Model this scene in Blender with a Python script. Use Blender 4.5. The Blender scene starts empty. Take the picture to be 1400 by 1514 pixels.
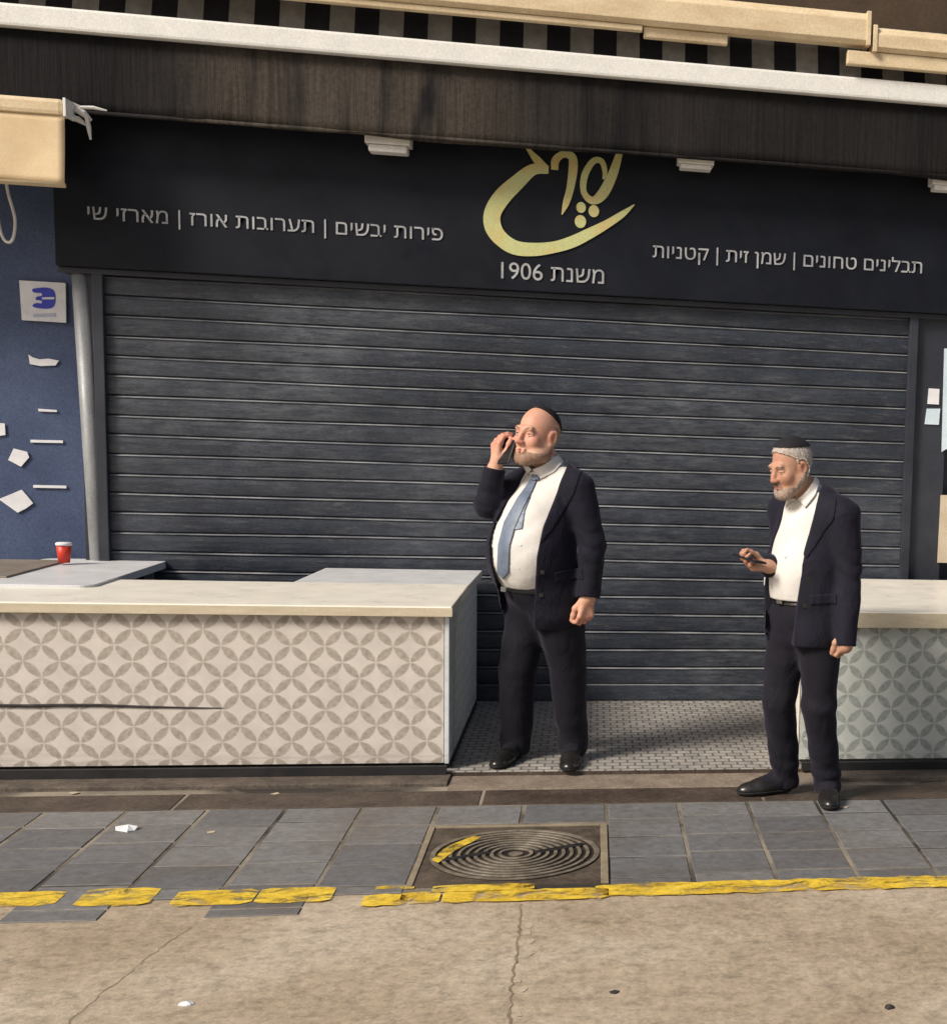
import bpy, bmesh, math, random
import numpy as np
from mathutils import Vector, Matrix

# ------------------------------------------------------------------ camera, world, sun
SC = bpy.context.scene
COL = SC.collection
YAW, PITCH, ROLL, FPX, CX, CY, CAMH = 0.196893, 0.114766, -0.037342, 2051.1, 1282.41, 874.45, 1.65

def cam_rows():
    cy, sy = math.cos(YAW), math.sin(YAW)
    f = np.array([sy*math.cos(PITCH), cy*math.cos(PITCH), -math.sin(PITCH)])
    rt = np.array([cy, -sy, 0.0]); dn = np.cross(f, rt)
    c, s = math.cos(ROLL), math.sin(ROLL)
    return np.array([c*rt+s*dn, -s*rt+c*dn, f])
RC = cam_rows()
cd = bpy.data.cameras.new('camera'); cam = bpy.data.objects.new('camera', cd); COL.objects.link(cam)
cd.sensor_fit = 'HORIZONTAL'; cd.sensor_width = 36.0; cd.lens = 36.0*FPX/1400.0
cd.shift_x = (700.0-CX)/1400.0; cd.shift_y = (CY-757.0)/1400.0
cd.clip_start = 0.05; cd.clip_end = 500
m = Matrix.Identity(4)
for i in range(3):
    m[i][0] = RC[0][i]; m[i][1] = -RC[1][i]; m[i][2] = -RC[2][i]
m[2][3] = CAMH
cam.matrix_world = m
SC.camera = cam

SUN_AZ, SUN_EL = 54.0, 39.0
w = bpy.data.worlds.new('World'); SC.world = w; w.use_nodes = True
nt = w.node_tree; bgn = nt.nodes['Background']
sky = nt.nodes.new('ShaderNodeTexSky'); sky.sky_type = 'NISHITA'; sky.sun_disc = False
sky.sun_elevation = math.radians(SUN_EL); sky.sun_rotation = math.radians(180+SUN_AZ)
sky.dust_density = 4.0; sky.ozone_density = 0.6; sky.air_density = 1.0
nt.links.new(sky.outputs[0], bgn.inputs[0]); bgn.inputs[1].default_value = 0.085
sd = bpy.data.lights.new('sun', 'SUN'); sun = bpy.data.objects.new('sun', sd); COL.objects.link(sun)
sd.energy = 4.0; sd.angle = math.radians(17.0); sd.color = (1.0, 0.915, 0.81)
sdir = Vector((math.sin(math.radians(SUN_AZ))*math.cos(math.radians(SUN_EL)),
               math.cos(math.radians(SUN_AZ))*math.cos(math.radians(SUN_EL)), -math.sin(math.radians(SUN_EL))))
sun.rotation_euler = sdir.to_track_quat('-Z', 'Y').to_euler(); sun.location = (-6, -8, 8)
vs = SC.view_settings; vs.view_transform = 'Standard'; vs.look = 'None'; vs.gamma = 1; vs.exposure = 0.0
vs.use_curve_mapping = False

# ------------------------------------------------------------------ helpers
def ray(x, y): return RC.T @ np.array([(x-CX)/FPX, (y-CY)/FPX, 1.0])
def at(x, y, Y):                # reference-photo pixel -> point on the vertical plane Y
    d = ray(x, y); t = Y/d[1]; return Vector((d[0]*t, Y, CAMH+d[2]*t))
def on(x, y, z=0.0):            # reference-photo pixel -> point on the level plane z
    d = ray(x, y); t = (z-CAMH)/d[2]; return Vector((d[0]*t, d[1]*t, z))

def tag(o, label=None, cat=None, group=None, kind=None):
    if label: o['label'] = label
    if cat: o['category'] = cat
    if group: o['group'] = group
    if kind: o['kind'] = kind
    return o
def empty(name, loc, label, cat, group=None):
    o = bpy.data.objects.new(name, None); COL.objects.link(o); o.location = loc; o.empty_display_size = .1
    return tag(o, label, cat, group)
def origin_of(p):
    v = Vector((0, 0, 0))
    while p is not None: v += Vector(p.location); p = p.parent
    return v
def link(name, me, mat, parent=None, smooth=False, origin=None):
    o = bpy.data.objects.new(name, me); COL.objects.link(o)
    for mm in (mat if isinstance(mat, (list, tuple)) else [mat]): me.materials.append(mm)
    if smooth: me.polygons.foreach_set('use_smooth', [True]*len(me.polygons))
    base = origin_of(parent)
    if origin is not None: o.location = Vector(origin)-base; base = Vector(origin)
    if base.length > 0: me.transform(Matrix.Translation(-base))
    o.parent = parent
    return o
def mesh_of(bm, name='mesh'):
    me = bpy.data.meshes.new(name); bmesh.ops.recalc_face_normals(bm, faces=bm.faces); bm.to_mesh(me); bm.free(); return me
class MB:
    def __init__(s): s.bm = bmesh.new()
    def _add(s, t, bev=0, seg=2):
        if bev: bmesh.ops.bevel(t, geom=list(t.edges), offset=bev, segments=seg, affect='EDGES', profile=.6)
        me = bpy.data.meshes.new('t'); t.to_mesh(me); t.free(); s.bm.from_mesh(me); bpy.data.meshes.remove(me); return s
    def box(s, x0, x1, y0, y1, z0, z1, bev=0, rot=None):
        t = bmesh.new(); bmesh.ops.create_cube(t, size=1)
        c = Vector(((x0+x1)/2, (y0+y1)/2, (z0+z1)/2))
        M = Matrix.Diagonal((abs(x1-x0), abs(y1-y0), abs(z1-z0), 1))
        bmesh.ops.transform(t, matrix=Matrix.Translation(c) @ (rot.to_4x4() if rot else Matrix.Identity(4)) @ M, verts=t.verts)
        return s._add(t, bev)
    def prism(s, pts, off, bev=0):          # planar outline pushed along off
        t = bmesh.new(); a = [t.verts.new(p) for p in pts]; b = [t.verts.new(Vector(p)+Vector(off)) for p in pts]
        n = len(a); t.faces.new(a); t.faces.new(b[::-1])
        for i in range(n): t.faces.new((a[i], b[i], b[(i+1) % n], a[(i+1) % n]))
        bmesh.ops.recalc_face_normals(t, faces=t.faces)
        return s._add(t, bev)
    def poly(s, pts):
        s.bm.faces.new([s.bm.verts.new(p) for p in pts]); return s
    def tube(s, pts, rad, n=12, cap=True):
        rads = rad if isinstance(rad, (list, tuple)) else [rad]*len(pts)
        pts = [Vector(p) for p in pts]; rings = []
        for i, p in enumerate(pts):
            d = (pts[min(i+1, len(pts)-1)]-pts[max(i-1, 0)]).normalized()
            u = d.cross(Vector((0.31, 0.2, 0.93)));  u = d.cross(Vector((1, 0, 0))) if u.length < .1 else u
            u.normalize(); v = d.cross(u)
            rings.append([s.bm.verts.new(p+rads[i]*(math.cos(2*math.pi*k/n)*u+math.sin(2*math.pi*k/n)*v)) for k in range(n)])
        for a, b in zip(rings, rings[1:]):
            for k in range(n): s.bm.faces.new((a[k], a[(k+1) % n], b[(k+1) % n], b[k]))
        if cap: s.bm.faces.new(rings[0][::-1]); s.bm.faces.new(rings[-1])
        return s
    def lathe(s, prof, c, n=32):            # profile (r,z) about a vertical axis through c
        c = Vector(c); rings = []
        for r, z in prof:
            if r < 1e-6: rings.append([s.bm.verts.new(c+Vector((0, 0, z)))])
            else: rings.append([s.bm.verts.new(c+Vector((r*math.cos(2*math.pi*k/n), r*math.sin(2*math.pi*k/n), z))) for k in range(n)])
        for a, b in zip(rings, rings[1:]):
            for k in range(n):
                q = [a[k % len(a)], a[(k+1) % len(a)], b[(k+1) % len(b)], b[k % len(b)]]
                u = []
                for v in q:
                    if v not in u: u.append(v)
                if len(u) > 2: s.bm.faces.new(u)
        return s
    def build(s, name, mat, parent=None, smooth=False, origin=None):
        return link(name, mesh_of(s.bm, name), mat, parent, smooth, origin)

# ------------------------------------------------------------------ materials
class NT:
    def __init__(s, name):
        s.m = bpy.data.materials.new(name); s.m.use_nodes = True; s.t = s.m.node_tree
        s.b = s.t.nodes['Principled BSDF']; s.co = None
    def n(s, typ, **kw):
        o = s.t.nodes.new(typ)
        for k, v in kw.items(): setattr(o, k, v)
        return o
    def l(s, a, b): s.t.links.new(a, b)
    def coord(s, stretch=(1, 1, 1)):
        tc = s.n('ShaderNodeTexCoord'); mp = s.n('ShaderNodeMapping'); mp.inputs['Scale'].default_value = stretch
        s.l(tc.outputs['Object'], mp.inputs['Vector']); return mp.outputs[0]
    def noise(s, v, scale, detail=5, rough=.6, dist=0):
        o = s.n('ShaderNodeTexNoise'); o.inputs['Scale'].default_value = scale; o.inputs['Detail'].default_value = detail
        o.inputs['Roughness'].default_value = rough; o.inputs['Distortion'].default_value = dist
        s.l(v, o.inputs['Vector']); return o.outputs['Fac']
    def ramp(s, f, stops):
        r = s.n('ShaderNodeValToRGB'); e = r.color_ramp.elements
        while len(e) < len(stops): e.new(.5)
        for k, (p, c) in enumerate(stops):
            e[k].position = p; e[k].color = (*c, 1) if not isinstance(c, (int, float)) else (c, c, c, 1)
        s.l(f, r.inputs[0]); return r.outputs[0]
    def mix(s, f, a, b, mode='MIX'):
        o = s.n('ShaderNodeMix', data_type='RGBA', blend_type=mode)
        for inp, v in ((o.inputs[0], f), (o.inputs[6], a), (o.inputs[7], b)):
            if isinstance(v, (int, float)): inp.default_value = v
            elif isinstance(v, tuple): inp.default_value = (*v, 1) if len(v) == 3 else v
            else: s.l(v, inp)
        return o.outputs[2]
    def math(s, op, a, b=None, c=None):
        o = s.n('ShaderNodeMath', operation=op)
        for k, v in enumerate((a, b, c)):
            if v is None: continue
            if isinstance(v, (int, float)): o.inputs[k].default_value = v
            else: s.l(v, o.inputs[k])
        return o.outputs[0]
    def xyz(s, v):
        o = s.n('ShaderNodeSeparateXYZ'); s.l(v, o.inputs[0]); return o.outputs
    def bump(s, h, strength=.3, dist=.01):
        o = s.n('ShaderNodeBump'); o.inputs['Strength'].default_value = strength; o.inputs['Distance'].default_value = dist
        s.l(h, o.inputs['Height'])
        if s.b.inputs['Normal'].is_linked: s.l(s.b.inputs['Normal'].links[0].from_socket, o.inputs['Normal'])
        s.l(o.outputs[0], s.b.inputs['Normal'])
    def set(s, col=None, rough=None, metal=None, spec=None):
        for k, v in (('Base Color', col), ('Roughness', rough), ('Metallic', metal), ('Specular IOR Level', spec)):
            if v is None: continue
            if isinstance(v, tuple): s.b.inputs[k].default_value = (*v, 1)
            elif isinstance(v, (int, float)): s.b.inputs[k].default_value = v
            else: s.l(v, s.b.inputs[k])
        return s
MATS = {}
def pm(name, c1, c2, scale=6, rough=.7, bump=.15, bscale=80, stretch=(1, 1, 1), metal=0, spec=.4, lo=.35, hi=.65, grain=.12, bdist=.004):
    """two-tone mottled surface with a fine grain"""
    if name in MATS: return MATS[name]
    t = NT(name); v = t.coord(stretch)
    c = t.ramp(t.noise(v, scale, 7, .62, .3), [(lo, c1), (hi, c2)])
    g = t.ramp(t.noise(t.coord(), bscale*1.7, 3, .7), [(.25, 1-grain*2), (.75, 1+grain)])
    c = t.mix(1.0, c, g, 'MULTIPLY')
    r = t.ramp(t.noise(v, scale*2.3, 4), [(.3, max(0, rough-.1)), (.7, min(1, rough+.1))])
    t.set(c, r, metal, spec)
    if bump: t.bump(t.noise(t.coord(), bscale, 4, .65), bump, bdist)
    MATS[name] = t.m; return t.m

# road: tan worn concrete with stains, pale smears and hairline cracks
def mat_road():
    t = NT('tan_concrete'); v = t.coord()
    base = t.ramp(t.noise(v, .9, 6, .6, .4), [(.3, (.31, .242, .165)), (.5, (.43, .355, .26)), (.70, (.54, .465, .37))])
    fine = t.ramp(t.noise(v, 16, 8, .75), [(.3, .55), (.5, .98), (.72, 1.22)])
    c = t.mix(1.0, base, fine, 'MULTIPLY')
    sm = t.ramp(t.noise(t.coord((5.5, .8, 1)), 1.6, 5, .65, .5), [(.56, 0.0), (.74, 1.0)])
    c = t.mix(t.math('MULTIPLY', sm, .42), c, (.58, .49, .37))
    c = t.mix(1.0, c, t.ramp(t.noise(v, 48, 5, .8), [(.3, .70), (.5, 1.0), (.7, 1.22)]), 'MULTIPLY')
    dk = t.ramp(t.noise(t.coord((1.4, 3.2, 1)), 3.4, 7, .7, 1.0), [(.56, 0.0), (.74, 1.0)])
    c = t.mix(t.math('MULTIPLY', dk, .5), c, (.17, .12, .075))
    pit = t.ramp(t.noise(v, 55, 3, .6), [(.70, 0.0), (.76, 1.0)])
    c = t.mix(t.math('MULTIPLY', pit, .5), c, (.10, .075, .05))
    t.set(c, t.ramp(t.noise(v, 6, 4), [(.3, .55), (.7, .85)]), 0, .35)
    t.bump(t.noise(v, 9, 8, .7), .35, .012); t.bump(t.noise(v, 90, 3), .25, .003)
    return t.m
def mat_paver():
    t = NT('grey_paving_slab'); v = t.coord()
    at_ = t.n('ShaderNodeAttribute', attribute_name='shade')
    c = t.mix(at_.outputs['Fac'], (.13, .132, .138), (.205, .204, .205))
    c = t.mix(1.0, c, t.ramp(t.noise(v, 22, 7, .75), [(.28, .62), (.55, 1.0), (.75, 1.3)]), 'MULTIPLY')
    bl = t.ramp(t.noise(v, 1.7, 5, .6, .5), [(.45, 0.0), (.7, 1.0)])
    c = t.mix(t.math('MULTIPLY', bl, .45), c, (.10, .075, .052))
    sp = t.ramp(t.noise(v, 70, 2), [(.72, 0.0), (.78, 1.0)])
    c = t.mix(t.math('MULTIPLY', sp, .4), c, (.30, .28, .25))
    t.set(c, t.ramp(t.noise(v, 9, 4), [(.3, .45), (.7, .75)]), 0, .4)
    t.bump(t.noise(v, 26, 6, .7), .4, .006)
    return t.m
def mat_yellow():
    t = NT('worn_yellow_paint'); v = t.coord()
    c = t.ramp(t.noise(v, 7, 6, .6), [(.3, (.66, .42, .03)), (.6, (.86, .61, .06)), (.8, (.90, .72, .20))])
    c = t.mix(1.0, c, t.ramp(t.noise(v, 45, 3), [(.3, .75), (.7, 1.08)]), 'MULTIPLY')
    w_ = t.ramp(t.noise(t.coord((1, 1.6, 1)), 8, 7, .72, .6), [(.47, 1.0), (.64, 0.0)])
    t.set(c, .6, 0, .35); t.l(w_, t.b.inputs['Alpha']); t.bump(t.noise(v, 60, 4), .3, .003)
    return t.m
# counter fronts: interlaced circles, petals along the diagonals
def mat_petal(name, light, dark, per=.1455, side=False):
    t = NT(name); v = t.coord(); x, y, z = t.xyz(v)[:3]
    if side: x = y
    wob = t.math('MULTIPLY', t.math('SUBTRACT', t.noise(v, 5, 2), .5), .012)
    x = t.math('ADD', x, wob); k = 1/per
    u = t.math('MULTIPLY', t.math('ADD', x, z), k); q = t.math('MULTIPLY', t.math('SUBTRACT', x, z), k)
    fu = t.math('FRACT', t.math('ADD', u, 50)); fq = t.math('FRACT', t.math('ADD', q, 50))
    mask = None
    for ou, oq in ((-.58, .5), (1.58, .5), (.5, -.58), (.5, 1.58)):
        du = t.math('SUBTRACT', fu, ou); dq = t.math('SUBTRACT', fq, oq)
        d = t.math('SQRT', t.math('ADD', t.math('MULTIPLY', du, du), t.math('MULTIPLY', dq, dq)))
        d = t.math('ADD', d, t.math('MULTIPLY', t.math('SUBTRACT', t.noise(v, 60, 3), .5), .10))
        mk = t.math('SMOOTH_MIN', 1.0, t.math('MAXIMUM', 0.0, t.math('MULTIPLY', t.math('SUBTRACT', .782, d), 18)), .1)
        mask = mk if mask is None else t.math('MAXIMUM', mask, mk)
    pet = t.ramp(t.noise(v, 35, 5, .7), [(.3, tuple(a*.72 for a in dark)), (.7, tuple(a*1.22 for a in dark))])
    lig = t.ramp(t.noise(v, 7, 6, .65), [(.3, tuple(a*.86 for a in light)), (.7, tuple(a*1.06 for a in light))])
    c = t.mix(mask, lig, pet)
    lowd = t.math('MULTIPLY', t.ramp(z, [(.0, 1.0), (.14, 0.0)]), t.ramp(t.noise(t.coord((.7, 1, 9)), 4, 6, .7), [(.45, 0.0), (.65, 1.0)]))
    c = t.mix(t.math('MULTIPLY', lowd, .65), c, (.20, .17, .12))
    sc = t.ramp(t.noise(t.coord((.5, 1, 6)), 5, 7, .72, .8), [(.60, 0.0), (.75, 1.0)])
    c = t.mix(t.math('MULTIPLY', sc, .22), c, (.22, .19, .15))
    t.set(c, .5, 0, .35); t.bump(t.noise(v, 70, 3), .12, .002)
    return t.m
def mat_shutter():
    t = NT('dusty_black_paint_with_sheen'); v = t.coord(); z = t.xyz(v)[2]
    c = t.ramp(t.noise(t.coord((1, 1, 2.2)), 2.2, 8, .7, .5), [(.28, (.015, .019, .029)), (.55, (.025, .032, .047)), (.75, (.047, .057, .077))])
    d = t.ramp(t.noise(t.coord((.8, 1, 7)), 7, 8, .78, .6), [(.52, 0.0), (.74, 1.0)])
    c = t.mix(t.math('MULTIPLY', d, .55), c, (.15, .148, .15))
    c = t.mix(1.0, c, t.ramp(t.noise(v, 75, 3, .7), [(.25, .55), (.75, 1.4)]), 'MULTIPLY')
    broad_sheen = t.math('MULTIPLY', t.ramp(t.noise(v, .75, 4, .6), [(.44, 0.0), (.64, 1.0)]), t.ramp(t.noise(t.coord((.8, 1, 4)), 7, 8, .8), [(.40, 0.0), (.66, .8)]))
    c = t.mix(broad_sheen, c, (.15, .162, .185))  # uneven sheen painted in as broad pale patches
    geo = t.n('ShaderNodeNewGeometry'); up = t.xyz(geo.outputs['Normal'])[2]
    lip_highlight = t.math('MULTIPLY', t.ramp(up, [(.2, 0.0), (.5, 1.0)]), t.ramp(t.noise(t.coord((1, 1, 9)), 3, 6, .7), [(.30, .0), (.66, 1.0)]))
    lip_highlight = t.math('MULTIPLY', lip_highlight, t.ramp(t.noise(v, .9, 4, .65), [(.36, .55), (.62, 1.0)]))
    c = t.mix(lip_highlight, c, (.36, .37, .385))            # slat highlights painted pale on the upward lips
    t.set(c, t.ramp(t.noise(v, 8, 4), [(.3, .28), (.7, .55)]), 0, .5)
    t.bump(t.noise(t.coord((1, 1, 4)), 9, 6, .7), .3, .006); t.bump(t.noise(v, 130, 3), .2, .002)
    return t.m
def mat_stripes():
    t = NT('striped_canvas'); v = t.coord(); x = t.xyz(v)[0]
    s_ = t.math('GREATER_THAN', t.math('FRACT', t.math('ADD', t.math('MULTIPLY', x, 1/.243), 80.15)), .5)
    n_ = t.ramp(t.noise(v, 9, 6, .7), [(.3, .6), (.7, 1.2)])
    c = t.mix(1.0, t.mix(s_, (.009, .0085, .010), (.17, .16, .145)), n_, 'MULTIPLY')
    t.set(c, .85, 0, .2); t.bump(t.noise(t.coord((3, 1, .6)), 5, 4), .5, .02); return t.m
def mat_valance():
    t = NT('stained_dark_canvas'); v = t.coord(); x = t.xyz(v)[0]
    st = t.noise(t.coord((2.2, 1, .28)), 1.7, 4, .6, .6)
    mid = t.ramp(t.math('ADD', t.math('MULTIPLY', x, .25), .63), [(.02, 0.0), (.09, .2), (.17, 1.0), (.45, .95), (.56, .3), (.85, .1)])
    f = t.math('MULTIPLY', t.ramp(st, [(.40, 0.0), (.52, 1.0)]), mid)
    c = t.mix(f, (.0085, .0080, .0095), (.060, .050, .041))
    c = t.mix(t.ramp(t.noise(t.coord((4, 1, .30)), 2.2, 3, .6), [(.5, 0.0), (.70, .45)]), c, (.014, .012, .012))
    c = t.mix(1.0, c, t.ramp(t.noise(v, 50, 4, .75), [(.25, .55), (.75, 1.35)]), 'MULTIPLY')
    t.set(c, .85, 0, .2); t.bump(t.noise(t.coord((9, 1, .5)), 3, 5), .5, .02); return t.m
def mat_suit(name, base, stripe):
    t = NT(name); v = t.coord(); x, y, z = t.xyz(v)[:3]
    a = t.math('FRACT', t.math('MULTIPLY', t.math('ADD', t.math('ADD', x, t.math('MULTIPLY', y, .8)), t.math('MULTIPLY', z, .05)), 55))
    st = t.math('LESS_THAN', a, .0)
    st = t.math('MULTIPLY', st, t.ramp(t.noise(v, 160, 2), [(.4, .2), (.6, .8)]))
    c = t.mix(st, t.ramp(t.noise(v, 8, 5), [(.3, tuple(q*.75 for q in base)), (.7, tuple(q*1.3 for q in base))]), stripe)
    t.set(c, .82, 0, .25)
    t.b.inputs['Sheen Weight'].default_value = .10; t.b.inputs['Sheen Tint'].default_value = (.55, .5, .75, 1); t.b.inputs['Sheen Roughness'].default_value = .5
    t.bump(t.noise(t.coord((1, 1, .55)), 9, 3, .5, .9), .55, .03); t.bump(t.noise(v, 300, 2), .2, .001)
    return t.m
def mat_skin(name, base, red):
    t = NT(name); v = t.coord()
    fa = t.n('ShaderNodeAttribute', attribute_name='flush').outputs['Fac']
    c = t.mix(t.math('MULTIPLY', t.ramp(t.noise(v, 14, 5, .6), [(.38, 0.0), (.66, 1.0)]), .6), base, red)
    c = t.mix(t.math('MULTIPLY', fa, .85), c, tuple(q*k for q, k in zip(red, (.96, .72, .72))))
    c = t.mix(1.0, c, t.ramp(t.noise(v, 130, 3), [(.3, .88), (.7, 1.06)]), 'MULTIPLY')
    t.set(c, t.ramp(t.noise(v, 60, 4), [(.3, .45), (.7, .65)]), 0, .4); t.b.inputs['Subsurface Weight'].default_value = .06
    t.b.inputs['Subsurface Radius'].default_value = (.012, .004, .002); t.b.inputs['Subsurface Scale'].default_value = .6
    t.bump(t.noise(v, 55, 4), .15, .003); return t.m

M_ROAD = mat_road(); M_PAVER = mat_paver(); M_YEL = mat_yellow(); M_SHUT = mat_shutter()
M_PETAL = mat_petal('cream_petal_tile', (.66, .605, .55), (.41, .362, .312))
M_PETAL2 = mat_petal('grey_petal_tile', (.56, .585, .55), (.34, .37, .345))
M_PETAL3 = mat_petal('blue_grey_petal_tile', (.66, .71, .73), (.52, .57, .59), side=True)
M_STRIPE = mat_stripes(); M_VAL = mat_valance()
M_CREAM = pm('cream_laminate', (.83, .79, .69), (.86, .82, .73), 3, .35, .02, 60, spec=.4, grain=.02)
M_EDGE = pm('cream_edge_band', (.56, .49, .35), (.64, .565, .42), 9, .45, .06, 60, (1, 1, 4), grain=.06)
M_GREYTOP = pm('grey_white_top', (.60, .61, .625), (.68, .69, .70), 6, .4, .04, 60, grain=.05)
M_PLINTH = pm('black_plinth', (.010, .010, .012), (.022, .021, .022), 8, .6)
M_SIDE = pm('grey_speckled_panel', (.16, .18, .20), (.27, .29, .31), 30, .55, .2, 90, grain=.3)
M_NAVY = pm('navy_sign_paint', (.0045, .006, .0115), (.008, .0105, .018), 3, .5, .06, 120, spec=.22, grain=.2)
M_LETTER = pm('grey_white_lettering', (.27, .28, .30), (.46, .47, .49), 14, .5, 0)
M_GOLD = pm('yellow_green_logo_foil', (.56, .58, .27), (.62, .49, .20), 5, .4, 0, lo=.45, hi=.62)
M_BLUEWALL = pm('navy_blue_wall_paint', (.040, .062, .135), (.075, .108, .205), 1.6, .55, .15, 60, grain=.2)
M_GREYWALL = pm('rough_grey_plaster', (.11, .115, .13), (.20, .205, .22), 7, .85, .5, 40, grain=.2)
M_FRAME = pm('dark_navy_frame', (.022, .025, .036), (.036, .040, .054), 4, .5, .1)
M_POLE = pm('grey_galvanised_post', (.20, .21, .22), (.32, .33, .34), 9, .5, .1, 80, (1, 1, .3), metal=.15)
M_BROWN = pm('dark_brown_wall', (.055, .036, .022), (.085, .058, .036), 3, .85, .4, 30)
M_CASSETTE = pm('cream_painted_metal', (.62, .49, .31), (.74, .61, .41), 4, .5, .12, 40, (1, 1, 3), grain=.1)
M_CANVAS = pm('cream_canvas', (.62, .47, .28), (.72, .57, .36), 4, .85, .25, 120, grain=.08)
M_RAIL = pm('off_white_rail', (.74, .745, .72), (.82, .82, .79), 6, .5, .1, 70, grain=.1)
M_WHITEPL = pm('white_plastic', (.60, .58, .55), (.75, .74, .71), 8, .5, .1, grain=.08)
M_PAPER = pm('white_paper', (.66, .67, .70), (.80, .80, .82), 10, .8, .2, grain=.05)
M_TABLEB = pm('brown_grey_tabletop', (.20, .165, .13), (.27, .225, .18), 6, .5, .1)
M_RED = pm('red_paper_cup', (.55, .035, .02), (.66, .06, .03), 6, .45, 0, grain=.04)
M_BLUE = pm('blue_print', (.035, .045, .42), (.05, .065, .50), 6, .5, 0)
M_STALL = None
M_KERB = pm('worn_kerb_stone', (.19, .15, .115), (.29, .235, .185), 7, .8, .5, 40, grain=.2)
M_KERBD = pm('dark_grimy_kerb', (.075, .06, .049), (.15, .12, .095), 7, .75, .5, 40, grain=.25)
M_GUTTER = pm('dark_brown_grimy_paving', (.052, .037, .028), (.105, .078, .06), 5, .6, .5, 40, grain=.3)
M_MORTAR = pm('paver_joint_mortar', (.035, .03, .026), (.30, .26, .20), 1.1, .9, .4, 60, lo=.42, hi=.60)
M_IRON = pm('brown_cast_iron', (.07, .055, .042), (.16, .126, .094), 9, .6, .4, 60, metal=.25, grain=.25)
M_IRONP = pm('worn_pale_iron_edge', (.22, .185, .13), (.34, .28, .19), 9, .6, .3)
M_CRACK = pm('black_crack_grime', (.030, .026, .028), (.06, .052, .05), 20, .9, 0)
M_SHIRT = pm('white_cotton', (.64, .62, .59), (.70, .68, .65), 6, .8, .25, 22, bdist=.012, grain=.03)
M_TIE = pm('blue_grey_silk', (.12, .155, .22), (.17, .21, .28), 40, .45, .15, 120, (1, 1, .6), grain=.1)
M_SUIT1 = mat_suit('navy_pinstripe_wool', (.0058, .0057, .0130), (.034, .032, .052))
M_SUIT2 = mat_suit('charcoal_navy_wool', (.0082, .0080, .0165), (.03, .029, .045))
M_TROUS1 = mat_suit('dark_navy_trouser_wool', (.0045, .0044, .0085), (.011, .011, .019))
M_TROUS2 = mat_suit('charcoal_trouser_wool', (.0075, .0070, .0125), (.02, .019, .031))
M_SKIN1 = mat_skin('fair_ruddy_skin', (.62, .37, .26), (.60, .27, .19))
M_SKIN2 = mat_skin('tanned_ruddy_skin', (.50, .30, .205), (.46, .225, .155))
M_BEARD1 = pm('grey_brown_beard_hair', (.20, .15, .10), (.42, .34, .26), 18, .9, .9, 160, (1, 1, .4), bdist=.006, grain=.3)
M_HAIR2 = pm('white_grey_hair', (.52, .46, .40), (.72, .67, .61), 16, .85, .9, 160, (1, 1, .4), bdist=.006, grain=.2)
def ragged_hair(mt, lo, hi, sc):
    t = mt.node_tree; tc = t.nodes.new('ShaderNodeTexCoord'); mp = t.nodes.new('ShaderNodeMapping'); mp.inputs['Scale'].default_value = (1, 1, .45)
    n = t.nodes.new('ShaderNodeTexNoise'); n.inputs['Scale'].default_value = sc; n.inputs['Detail'].default_value = 3
    r = t.nodes.new('ShaderNodeValToRGB'); r.color_ramp.elements[0].position = lo; r.color_ramp.elements[1].position = hi
    t.links.new(tc.outputs['Object'], mp.inputs[0]); t.links.new(mp.outputs[0], n.inputs['Vector']); t.links.new(n.outputs['Fac'], r.inputs[0]); t.links.new(r.outputs[0], t.nodes['Principled BSDF'].inputs['Alpha'])
M_BEARD2 = pm('short_grey_white_beard', (.40, .33, .28), (.62, .56, .50), 20, .9, .8, 170, (1, 1, .4), bdist=.005, grain=.25)
ragged_hair(M_BEARD2, .30, .68, 420); ragged_hair(M_BEARD1, .34, .70, 420); ragged_hair(M_HAIR2, .22, .58, 420)
M_STUB = pm('cropped_grey_hair', (.42, .28, .21), (.50, .36, .28), 30, .85, .5, 190, grain=.15)
ragged_hair(M_STUB, .34, .62, 380)
M_CAP = pm('black_velvet', (.008, .0075, .011), (.016, .015, .02), 8, .85, .2)
M_SHOE = pm('black_shoe_leather', (.010, .009, .009), (.02, .018, .017), 8, .3, .1, spec=.6)
M_SOLE = pm('black_rubber', (.010, .010, .010), (.02, .02, .02), 8, .8)
M_BELT = pm('black_belt_leather', (.010, .009, .010), (.018, .017, .018), 8, .4, .1)
M_STEEL = pm('brushed_steel', (.22, .22, .23), (.32, .32, .32), 8, .35, 0, metal=.9)
M_PHONE = pm('black_phone_glass', (.006, .006, .008), (.01, .01, .012), 4, .18, 0, spec=.6)
M_EYE = pm('eye_white', (.60, .55, .50), (.68, .62, .58), 5, .25, 0, grain=0)
M_IRIS = pm('dark_iris', (.015, .010, .008), (.03, .02, .014), 50, .2, 0, grain=0)
M_LIP = pm('lip_skin', (.42, .16, .125), (.48, .20, .15), 40, .5, .1)
M_TEAL = pm('pale_blue_print', (.55, .68, .78), (.66, .77, .84), 5, .5, 0)
M_BEIGE = pm('beige_poster_paper', (.52, .43, .30), (.62, .53, .40), 5, .6, .05)

# ------------------------------------------------------------------ setting: ground
def struct(o): return tag(o, kind='structure')
def sheet(x0, x1, y0, y1, z): return MB().poly([(x0, y0, z), (x1, y0, z), (x1, y1, z), (x0, y1, z)])
struct(sheet(-40, 40, -40, 40, 0.0).build('road', M_ROAD))
Y_LINE = 4.86; Y_DARK = 5.97; Y_THR = 6.22; Y_STALL = 6.47; Z_STALL = .03; Z_THR = .008
struct(sheet(-9, 9, Y_LINE-.0, 6.6, .0012).build('pavement_bed', M_MORTAR))
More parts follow.
